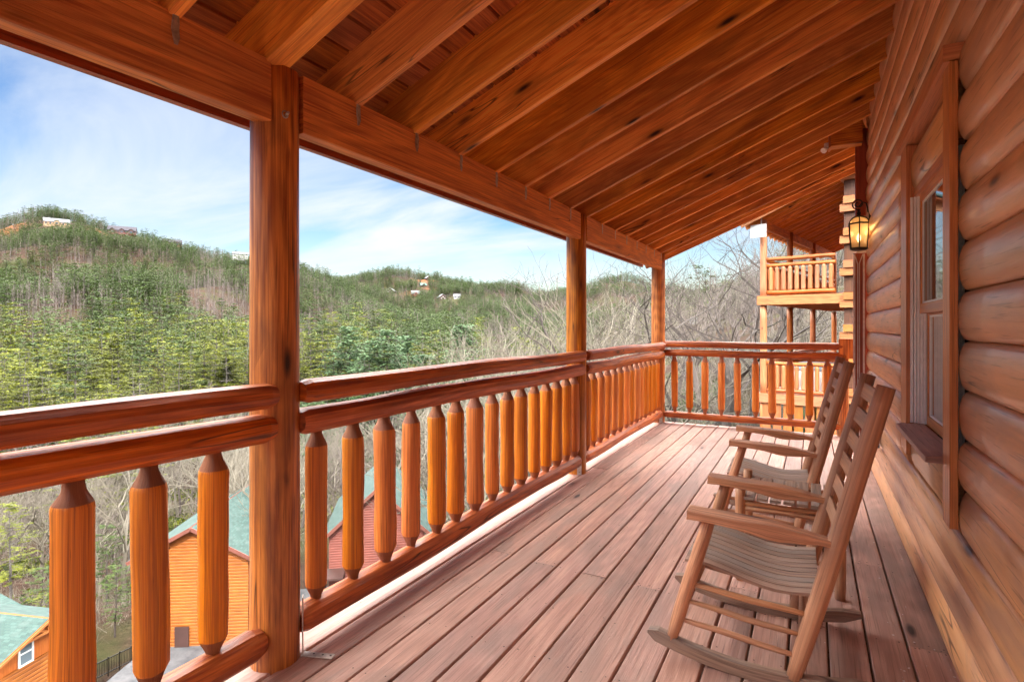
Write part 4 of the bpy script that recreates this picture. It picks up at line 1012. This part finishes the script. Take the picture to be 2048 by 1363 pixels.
def pine(h,cr,nlay,tri_per,size,start=.3,cone=False,flat=.25):
    """returns (foliage NP, trunk NP)"""
    f=NP();t=NP(); lean=Vector((rnd(-.04,.04),rnd(-.04,.04),0))*h
    top=Vector((0,0,h))+lean
    seg=5; pr=Vector((0,0,-.4)); 
    for i in range(1,seg+1):
        q=Vector((0,0,h*i/seg*.97))+lean*(i/seg)+Vector((rnd(-.08,.08),rnd(-.08,.08),0)); tubetri(t,pr,q,.02*h*(1-(i-1)/seg)*.65+.02,.02*h*(1-i/seg)*.65+.015,.5,0,5); pr=q
    for l in range(nlay):
        s=start+(1-start)*(l+rnd(-.3,.3))/nlay; s=min(.99,max(start,s))
        zc=h*s; c=lean*s+Vector((0,0,zc))
        if cone: rad=(cr*(1-(s-start)/(1-start))**.6+.16*cr)*rnd(.65,1.15)
        else: rad=cr*(math.sin(PI*min(1,max(.05,(s-start*.7)/(1-start*.7))))**.6)*rnd(.65,1.1)+.15*cr
        nb_=int(5+rnd(0,3)) if not cone else 7
        for b in range(nb_):
            an=rnd(0,2*PI); L_=rad*rnd(.55,1.1); dr=Vector((math.cos(an),math.sin(an),rnd(-.05,.3) if not cone else rnd(-.22,.05)))
            e=c+dr*L_; 
            if tri_per>9: tubetri(t,c,e,.028,.01,.5,0,3)
            tone=rnd(.15,1)
            nt_=tri_per
            for q in range(nt_):
                w=(q+rnd(0,1))/nt_; w=.35+.7*w if not cone else .15+.9*w
                p=c+dr*L_*w+Vector((rnd(-1,1),rnd(-1,1),rnd(-1,1)*flat))*size*.9
                a=rnd(0,2*PI); sz=size*rnd(.5,1.15)
                d1=Vector((math.cos(a),math.sin(a),rnd(-.35,.45)))*sz; d2=Vector((math.cos(a+rnd(1.6,2.5)),math.sin(a+rnd(1.6,2.5)),rnd(-.35,.45)))*sz*rnd(.5,.9)
                f.tri(p-d1*.5,p+d1*.5,p+d2,min(1,max(0,tone*.6+rnd(0,.4))),0)
    return f,t
def bare(h,depth,spread=.5,r0=None,kmin=2,kmax=4,k=3,bias=None,trunk=.38,tw=.012):
    t=NP(); r0=r0 or h*.016
    def rec(p,d,L_,r,lv):
        n=3; q=p
        for i in range(n):
            d2=(d+Vector((rnd(-1,1),rnd(-1,1),rnd(-.3,.5)))*.17*(1+lv*.35)).normalized(); e=q+d2*L_/n; ra=r*(1-.4*i/n); rb=r*(1-.4*(i+1)/n)
            if lv==depth: rb=tw*.3
            tubetri(t,q,e,max(ra,tw),max(rb,tw*.5),min(1,max(0,.35+.2*lv*.5+rnd(-.2,.3))),0,5 if lv==0 else k); 
            if lv<depth and i>0 or (lv==0 and i==1):
                for _ in range(rng.randint(1,2) if lv==0 else rng.randint(0,1)):
                    sd=Vector((rnd(-1,1),rnd(-1,1),rnd(-.1,.6))).normalized(); dd=(d2*(1-spread)+sd*spread*1.3).normalized()
                    rec(q.lerp(e,rnd(.3,1)),dd,L_*rnd(.45,.75),rb*.6,lv+1) if lv<depth else None
            q=e; d=d2
        if lv<depth:
            for _ in range(rng.randint(kmin,kmax)):
                sd=Vector((rnd(-1,1),rnd(-1,1),rnd(-.2,.8))).normalized(); 
                if bias: sd=(sd+Vector(bias)).normalized()
                dd=(d*(1-spread)+sd*spread).normalized(); dd.z=max(dd.z,-.1)
                rec(q,dd,L_*rnd(.55,.85),r*.6*rnd(.6,.9),lv+1)
    rec(Vector((0,0,-.5)),Vector((rnd(-.08,.08),rnd(-.08,.08),1)).normalized(),h*trunk,r0,0)
    return t
def proto(name,np_,mats):
    T,pc,mi=np_.arr(); return mesh_from(name,T,pc,mi,mats)
# detailed prototypes
PINES=[]
for i in range(5):
    f,t=pine(14,2.7,13,38,.27,start=.28,flat=.16); PINES.append((proto('foliage',f,['pineY']),proto('trunk',t,['bark'])))
GPINES=[]
for i in range(3):
    f,t=pine(14,2.7,14,34,.29,start=.22,flat=.22); GPINES.append((proto('foliage',f,['pineG']),proto('trunk',t,['barkd'])))
CON=[]
for i in range(3):
    f,t=pine(14,4.2,20,34,.40,start=.04,cone=True,flat=.9); CON.append((proto('foliage',f,['pineB']),proto('trunk',t,['barkd'])))
SNAG=[]
for i in range(3):
    f,t=pine(14,2.0,5,9,.5,start=.6,flat=.2); SNAG.append((proto('foliage',f,['pineG']),proto('trunk',t,['barkd'])))
BARE=[proto('trunk',bare(12,4,.5,tw=.008,kmin=2,kmax=3),['twig']) for _ in range(6)]
BAREL=[proto('trunk',bare(12,4,.5,tw=.007,trunk=.34),['brush']) for _ in range(5)]
BIG=[proto('trunk',bare(15,5,.55,r0=.26,kmin=2,kmax=2,tw=.006,trunk=.28),['barkd']) for _ in range(3)]
print('tris',len(BARE[0].polygons),len(BIG[0].polygons),len(PINES[0][0].polygons))
def tree_obj(kind,name,p,s,rz,lab,cat,group,sz=1):
    if isinstance(kind,tuple):
        t=bpy.data.objects.new(name,None); C.objects.link(t); t.empty_display_size=.3
        for me,nm in ((kind[0],'foliage'),(kind[1],'trunk')):
            o=bpy.data.objects.new(nm,me); C.objects.link(o); o.parent=t
    else:
        t=bpy.data.objects.new(name,kind); C.objects.link(t)
    t.location=p; t.scale=(s,s,s*sz); t.rotation_euler=(0,0,rz); tag(t,lab,cat,group); return t
# --- visibility horizon
COLP=np.linspace(R(-46),R(34),400); 
rs=np.geomspace(12,900,300)
HV=np.zeros((400,300))
for i,ph in enumerate(COLP):
    el=(terrain_z(np.full(300,ph),rs)-H)/rs; HV[i]=np.maximum.accumulate(el)
def visible(ph,r,z,h):
    i=np.clip(((ph-COLP[0])/(COLP[-1]-COLP[0])*399).astype(int),0,399); j=np.clip(np.searchsorted(rs,r)-2,0,299)
    return (z+h-H)/r>HV[i,j]
def px(ph): return 1024+F*np.tan(ph)
# candidates
def sample(n,r0,r1,ph0=R(-44),ph1=R(31)):
    r=np.sqrt(nr.uniform(r0*r0,r1*r1,n)); ph=nr.uniform(ph0,ph1,n); z=terrain_z(ph,r); return ph,r,z
nearcab=[(pO.x,pO.y,8.5),(pL.x,pL.y,9.5),(pR.x,pR.y,9.5)]
def ok_xy(x,y,d=None,u=None):
    m=np.ones(len(x),bool)
    for cx,cy,cr in nearcab: m&=np.hypot(x-cx,y-cy)>cr
    for cx,cy,cr,dd,uu in keep:
        m&=np.hypot(x-cx,y-cy)>cr*.62
        # open view towards each far cabin (its clearing)
        vx,vy=cx/np.hypot(cx,cy),cy/np.hypot(cx,cy); al=x*vx+y*vy; lt_=np.abs(x*vy-y*vx); R0=np.hypot(cx,cy)
        m&=~((al>R0-34)&(al<R0)&(lt_<cr*.62))
    for q0,q1 in zip(rd[:-1],rd[1:]):
        ax,ay=q0.x,q0.y; bx,by=q1.x-ax,q1.y-ay; t=np.clip(((x-ax)*bx+(y-ay)*by)/(bx*bx+by*by),0,1); m&=np.hypot(x-ax-t*bx,y-ay-t*by)>5.5
    return m
def pine_prob(x,y,u,r):
    n=fbm(x,y,90,21,3)
    p=.56+.8*n
    p=np.where((u<560)&(r>115)&(r<270),p+.45,p)
    p=np.where((r>270)&(r<430)&(u<560),p-.05,p)
    p=np.where(r>430,p+.1,p)
    p=np.where((u>560)&(u<900)&(r<260),p+.12,p)
    p=np.where(u>1000,p-.25,p); p=np.where((r<105),.05,p); p=np.where((u>380)&(u<760)&(r>260)&(r<330)&(n<.2),.05,p)
    return np.clip(p,.03,.95)
ph,r,z=sample(46000,60,900)
x=r*np.sin(ph-A0); y=r*np.cos(ph-A0); u=px(ph)
dens=np.where(r<110,.4,np.where(r<260,.68,1.0))*np.where(px(ph)>1150,.6,1); 
m=visible(ph,r,z,10)&ok_xy(x,y)&(nr.uniform(0,1,len(r))<dens)&(r<820)
ph,r,z,x,y,u=[a[m] for a in (ph,r,z,x,y,u)]
isp=nr.uniform(0,1,len(r))<pine_prob(x,y,u,r)
yel=np.clip(1.0-(r-120)/170,0,.8)*np.where(u<620,1,.45)
open('/tmp/w_trees.txt','w').write(str((len(r),int(isp.sum())))) if False else None
print('trees',len(r),'pines',isp.sum())
# individuals: nearest 300 of each kind
order=np.argsort(r)
ip=[i for i in order if isp[i] and not (u[i]>1150 and r[i]<170)][:290]; ib=[i for i in order if not isp[i]][:200]
inds=set(ip)|set(ib)
def zone(uu):
    return ('left of the closest post' if uu<545 else 'between the closest and middle posts' if uu<1155 else 'behind the far railing')
for i in ip:
    g=zone(u[i]); yl=nr.uniform()<yel[i]+.1
    k=PINES[rng.randrange(5)] if yl else GPINES[rng.randrange(3)]
    far=' low on' if r[i]<170 else ' higher up'
    nm='yellow-green' if yl else 'dark green'
    tree_obj(k,'pine_tree',(x[i],y[i],z[i]),rnd(.8,1.6),rnd(0,6.28),f'{nm} pine{far} the forested slope, {g}','pine tree',f'{nm} pines{far} the slope {g}',rnd(.9,1.15))
for i in ib:
    g=zone(u[i]); pale=rng.random()<.45
    k=BAREL[rng.randrange(5)] if pale else BARE[rng.randrange(6)]
    nm='pale' if pale else 'brownish grey'
    tree_obj(k,'bare_tree',(x[i],y[i],z[i]),rnd(.7,1.15),rnd(0,6.28),f'{nm} leafless tree on the slope, {g}','bare tree',f'{nm} bare trees on the slope {g}',rnd(.9,1.2))
# the rest of the forest: one mass per kind
FP=[pine(12,2.7,10,7,.62,start=.25,flat=.24) for _ in range(8)]
def farbare():
    t=NP(); h=11; tubetri(t,(0,0,-.5),(rnd(-.4,.4),rnd(-.4,.4),h),.09,.02,rnd(.3,.9),0,3)
    for b in range(44):
        s=rnd(.3,.97); p=Vector((0,0,h*s)); a=rnd(0,6.28); L_=rnd(.8,2.6)*(1.15-s*.6); e=p+Vector((math.cos(a)*.6,math.sin(a)*.6,rnd(.4,1.1)))*L_
        w=Vector((-math.sin(a),math.cos(a),0))*rnd(.03,.055); t.tri(p-w,p+w,e,rnd(.1,1),0)
    return t
FB=[farbare() for _ in range(8)]
def mass(name,idx,protos,mats,lab,cat,scale,tint=None):
    Ts=[];pcs=[];mis=[]
    arrs=[p.arr() for p in protos]
    for i in idx:
        T,pc,mi=arrs[rng.randrange(len(arrs))]; a=rnd(0,6.28); s=rnd(*scale)*float(np.interp(r[i],[170,430],[1.0,.66])); c_,s_=math.cos(a)*s,math.sin(a)*s; sz=s*rnd(.85,1.2)
        Q=np.empty_like(T); Q[...,0]=T[...,0]*c_-T[...,1]*s_+x[i]; Q[...,1]=T[...,0]*s_+T[...,1]*c_+y[i]; Q[...,2]=T[...,2]*sz+z[i]
        Ts.append(Q); pcs.append(np.clip(pc*.7+rnd(0,.45)-.05,0,1)); mis.append(mi)
    me=mesh_from(name,np.concatenate(Ts),np.concatenate(pcs),np.concatenate(mis),mats); o=bpy.data.objects.new(name,me); C.objects.link(o); tag(o,lab,cat,None,'stuff'); return o
def both(ft):
    f,t=ft; n=NP(); n.t=f.t+t.t; n.pc=f.pc+t.pc; n.mi=[0]*len(f.t)+[1]*len(t.t); return n
FPB=[both(q) for q in FP]
rest=[i for i in range(len(r)) if i not in inds and not (isp[i] and u[i]>1150 and r[i]<170)]
ry=[i for i in rest if isp[i] and nr.uniform()<yel[i]]; sy=set(ry); rg=[i for i in rest if isp[i] and i not in sy]; rb=[i for i in rest if not isp[i]]
mass('yellow_green_forest',ry,FPB,['pineY','bark'],'mass of yellow green pines covering the middle of the slope','forest',(.8,1.6))
mass('evergreen_forest',rg,FPB,['pineG','barkd'],'mass of darker evergreens covering the far ridges','forest',(.8,1.55))
mass('leafless_forest',rb,FB,['twig'],'mass of grey leafless woods filling the far slopes','forest',(.9,1.5))
print('mass',len(ry),len(rg),len(rb))
# skyline pines and special trees
for (uu,vv,top,kind) in ((5,470,430,0),(63,440,408,1),(76,440,409,2),(205,466,434,0),(305,490,463,1),(318,500,475,2),(397,505,480,0),(405,505,478,2),(762,556,545,1),(785,560,528,0),(797,560,527,2),(838,556,528,1),(1210,560,535,0)):
    p,d=hill_point(uu,vv); h=(vv-top)*d/F
    tree_obj(SNAG[kind],'pine_tree',(p.x,p.y,p.z-.5),max(.5,h/14*1.05),rnd(0,6),'tall thin pine sticking up above the skyline of the ridge','pine tree','tall pines on the skyline')
for (uu,d,top,k) in ((695,112,650,0),(738,108,672,1),(775,110,655,2),(815,118,668,0),(855,105,700,1),(655,118,715,2),(930,125,640,1),(620,100,760,0)):
    p=at(uu,d,z=0); p.z=tz(p.x,p.y); h=H+(HZ-top)*d/F-p.z
    tree_obj(CON[k],'conifer_tree',p,h/14,rnd(0,6),'bushy blue-green conifer in the valley between the closest and middle posts','conifer','blue-green conifers in the valley',1)
# conifers near cabins (left low)
for (uu,d,top,k) in ((80,40,1140,0),(90,36,1190,1),(215,48,1050,2),(230,42,1150,0),(20,46,1010,1)):
    p=at(uu,d,z=0); p.z=tz(p.x,p.y); h=H+(HZ-top)*d/F-p.z
    tree_obj(PINES[k] if k==1 else GPINES[k],'evergreen_tree',p,max(.4,h/13),rnd(0,6),'green tree beside the cabins seen through the left balusters','tree','green trees beside the lower cabins')
# near bare trees: left-middle valley (through the balusters) and right
def bt(uu,d,top,meshes,lab,grp,mat=None,slant=0):
    p=at(uu,d,z=0); p.z=tz(p.x,p.y); h=H+(HZ-top)*d/F-p.z
    me_=meshes[rng.randrange(len(meshes))]; zm=max(v.co.z for v in me_.vertices)
    o=tree_obj(me_,'bare_tree',p,max(.3,h/zm),rnd(0,6.28),lab,'bare tree',grp)
    o.rotation_euler=(slant*.3,slant,o.rotation_euler[2]*1); return o
for i in range(26):
    uu=rnd(130,1130); d=rnd(46,95) if uu<930 else rnd(24,80); top=rnd(760,960) if uu<600 else rnd(720,900)
    if uu>900: top=rnd(640,820)
    bt(uu,d,top,BAREL,'pale leafless tree in the valley, seen over and through the long railing' if uu>560 else 'pale leafless tree in the valley, seen through the left balusters','pale bare trees in the valley'+(' beyond the long railing' if uu>560 else ' beyond the left balusters'),slant=rnd(-.1,.1))
for (uu,d,top) in ((985,30,650),(1030,27,620),(1065,34,590),(1100,26,560),(1125,36,520),(945,32,690),(1080,45,600)):
    bt(uu,d,top,BAREL,'pale slender leafless tree close behind the middle post, left side','pale trees left of the middle post',slant=rnd(-.15,.1))
bigs=[(1205,28,545,'BAREL'),(1245,26,490,'BIG'),(1300,24,560,'BAREL'),(1365,30,515,'BIG'),(1400,38,500,'BARE'),(1436,26,455,'BIG'),(1462,33,450,'BIG'),(1500,27,440,'BIG'),(1515,36,440,'BARE'),(1385,48,560,'BARE'),(1550,34,410,'BIG'),(1600,36,440,'BARE'),(1640,38,460,'BARE'),(1575,48,500,'BAREL'),(1620,30,560,'BAREL'),(1185,34,580,'BAREL')]
for (uu,d,top,k) in bigs:
    side='between the middle and far corner posts' if uu<1320 else ('between the corner post and the neighbouring cabin' if uu<1520 else 'behind the neighbouring cabin porches')
    wd_={'BIG':'large dark branching','BARE':'slender brown','BAREL':'thin pale'}[k]
    bt(uu,d,top,globals()[k],f'{wd_} leafless tree {side}',f'{wd_} leafless trees {side}')
# undergrowth
def brushmass(name,n,r0,r1,ph0,ph1,size,mat,lab,hh=1.6,keepd=1.0):
    ph,r,z=sample(n,r0,r1,ph0,ph1); x=r*np.sin(ph-A0); y=r*np.cos(ph-A0); m=ok_xy(x,y)&~((x>-2.4)&(x<9)&(y<9)&(y>-4))
    # stay off the neighbouring cabin
    nbx,nby=nb.location.x,nb.location.y; dx=x-nbx;dy=y-nby; b=R(-12.5); lx=dx*math.cos(b)+dy*math.sin(b); ly=-dx*math.sin(b)+dy*math.cos(b)
    m&=~((lx>-.4)&(lx<9.5)&(ly>-.6)&(ly<9.5))
    x,y,z=x[m],y[m],z[m]; k=9; N_=len(x)
    a=nr.uniform(0,2*PI,(N_,k)); L_=nr.uniform(.4,1,(N_,k))*size; el=nr.uniform(.2,1.4,(N_,k))
    ox=nr.uniform(-.5,.5,(N_,k))*size; oy=nr.uniform(-.5,.5,(N_,k))*size
    p0=np.stack([x[:,None]+ox,y[:,None]+oy,z[:,None]+nr.uniform(-.1,hh,(N_,k))],-1)
    d=np.stack([np.cos(a)*np.cos(el),np.sin(a)*np.cos(el),np.sin(el)],-1)*L_[...,None]
    w=np.stack([-np.sin(a),np.cos(a),np.zeros_like(a)],-1)*nr.uniform(.005,.012,(N_,k,1))*(1+size*.2)
    T=np.stack([p0-w,p0+w,p0+d],-2).reshape(-1,3,3).astype(np.float32)
    me=mesh_from(name,T,nr.uniform(0,1,len(T)).astype(np.float32),np.zeros(len(T),np.int32),[mat]); o=bpy.data.objects.new(name,me); C.objects.link(o); tag(o,lab,'undergrowth',None,'stuff')
brushmass('brush',9000,9,60,R(-5),R(34),1.1,'brush','tangled pale twigs covering the bank below the far railing',1.8)
brushmass('thicket',9000,40,130,R(-44),R(6),1.4,'brush','tangled grey brush covering the valley floor',1.0)
def shrub(name,n,r0,r1,ph0,ph1,mat,lab,size=.35,hh=1.6,patch=.0):
    ph,r,z=sample(n,r0,r1,ph0,ph1); x=r*np.sin(ph-A0); y=r*np.cos(ph-A0); m=ok_xy(x,y)&(fbm(x,y,22,9,3)>patch); x,y,z=x[m],y[m],z[m]; N_=len(x); k=8
    c=np.stack([x,y,z],-1)[:,None,:]+nr.uniform(-1,1,(N_,k,3))*np.array([.8,.8,.4])+np.array([0,0,hh*.5])
    A=nr.normal(0,1,(N_,k,3,3))*size*.6; T=(c[:,:,None,:]+A).reshape(-1,3,3).astype(np.float32)
    me=mesh_from(name,T,nr.uniform(0,1,len(T)).astype(np.float32),np.zeros(len(T),np.int32),[mat]); o=bpy.data.objects.new(name,me); C.objects.link(o); tag(o,lab,'undergrowth',None,'stuff')
shrub('green_undergrowth',9000,45,130,R(-44),R(0),'pineY','low yellow green growth in patches over the valley floor',.3,1.2,.12)
shrub('laurel_undergrowth',2500,14,50,R(8),R(30),'pineG','dark evergreen shrubs on the bank behind the far railing',.22,1.0,.35)
# rocks
def rock():
    m=MB(); n=7; rings=5
    pts=[(0,0,lerp(-.5,.55,i/(rings-1))) for i in range(rings)]
    m.sweep(pts,ring(.8,n,rnd(0,1)),scl=[.7,1,.95,.7,.35],jit=.2,up=(0,1,0),nj=1); return m
r0_=rock().build('boulder','rock'); r1_=rock().build('boulder','rock'); rk_=[r0_,r1_]
for i in range(44):
    uu=rnd(120,500) if rng.random()<.8 else rnd(0,60); vv=rnd(770,960); p,d=hill_point(uu,vv,100,230)
    o=rk_[i] if i<2 else rk_[i%2].copy()
    if i>=2: C.objects.link(o)
    s=rnd(.5,2.0); o.location=p; o.scale=(s*rnd(.8,1.5),s,s*rnd(.5,.8)); o.rotation_euler=(rnd(-.3,.3),rnd(-.3,.3),rnd(0,6)); tag(o,'grey boulder cropping out of the lower slope left of the closest post','boulder','boulders on the lower slope')
# =============================================== CAMERA, LIGHT, SKY
cam=bpy.data.cameras.new('camera'); co=bpy.data.objects.new('camera',cam); C.objects.link(co); scene.camera=co
co.location=(0,0,H); co.rotation_euler=(R(90),0,A0); cam.sensor_width=36; cam.lens=36*F/2048; cam.shift_y=-(681.5-HZ)/2048; cam.clip_end=6000; cam.clip_start=.05
SUN_EL=R(44); sd=Vector((.55,-.62,0)).normalized()
sun=bpy.data.lights.new('sun','SUN'); sun.energy=2.6; sun.angle=R(.6); sun.color=(1,.94,.85); so=bpy.data.objects.new('sun',sun); C.objects.link(so)
dirv=Vector((sd.x*math.cos(SUN_EL),sd.y*math.cos(SUN_EL),math.sin(SUN_EL))); so.rotation_euler=dirv.to_track_quat('Z','Y').to_euler(); so.location=(20,-20,40)
w=bpy.data.worlds.new('World'); scene.world=w; w.use_nodes=True; nt=w.node_tree; bg=nt.nodes['Background']
sky=N(nt,'ShaderNodeTexSky'); sky.sky_type='NISHITA'; sky.sun_disc=False; sky.sun_elevation=SUN_EL; sky.sun_rotation=math.atan2(dirv.x,dirv.y); sky.air_density=1.2; sky.dust_density=.6; sky.ozone_density=1.5
tc=N(nt,'ShaderNodeTexCoord'); sp=N(nt,'ShaderNodeSeparateXYZ'); L(nt,tc.outputs['Generated'],sp.inputs[0])
zz=mth(nt,'ADD',mth(nt,'MAXIMUM',sp.outputs[2],0.0),.16); cx_=mth(nt,'DIVIDE',sp.outputs[0],zz); cy_=mth(nt,'DIVIDE',sp.outputs[1],zz)
cv=N(nt,'ShaderNodeCombineXYZ'); L(nt,cx_,cv.inputs[0]); L(nt,cy_,cv.inputs[1])
mp_=N(nt,'ShaderNodeMapping'); mp_.inputs['Rotation'].default_value=(0,0,R(35)); mp_.inputs['Scale'].default_value=(.55,1.25,1); L(nt,cv.outputs[0],mp_.inputs[0])
n1=N(nt,'ShaderNodeTexNoise',Scale=.9,Detail=9.0,Roughness=.55,Distortion=.5); L(nt,mp_.outputs[0],n1.inputs['Vector'])
cl=ramp(nt,n1.outputs[0],.43,.66)
hz_=ramp(nt,sp.outputs[2],.02,.26,(.36,.36,.36,1),(0,0,0,1))
fill_mask=ramp(nt,sp.outputs[2],.37,.55,(0,0,0,1),(.97,.97,.97,1))  # blends in the added bright band above the view
fac=mth(nt,'MINIMUM',mth(nt,'ADD',mth(nt,'ADD',mth(nt,'MULTIPLY',cl,.85),hz_),fill_mask),1.0)
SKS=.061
porch_fill=ramp(nt,sp.outputs[2],.37,.97,(0,0,0,1),(.1,.1,.1,1),[(.52,(1,1,1,1)),(.64,(1,1,1,1)),(.8,(.45,.45,.45,1))])  # added bright sky band above the view, brightens the porch interior
cloud_fill=mix(nt,porch_fill,(6.0,6.3,6.7),(108,107,104))  # cloud colour, going over to the added fill brightness higher up
hsv=N(nt,'ShaderNodeHueSaturation',Hue=.512,Saturation=1.5,Value=1.0); L(nt,sky.outputs[0],hsv.inputs['Color']); colr=mix(nt,fac,hsv.outputs[0],cloud_fill)
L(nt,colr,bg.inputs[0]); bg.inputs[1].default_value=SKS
vs=scene.view_settings; vs.view_transform='Standard'; vs.look='None'; vs.gamma=1; vs.exposure=1.45
scene.render.engine='CYCLES'
scene.cycles.max_bounces=10; scene.cycles.diffuse_bounces=6; scene.cycles.transparent_max_bounces=12
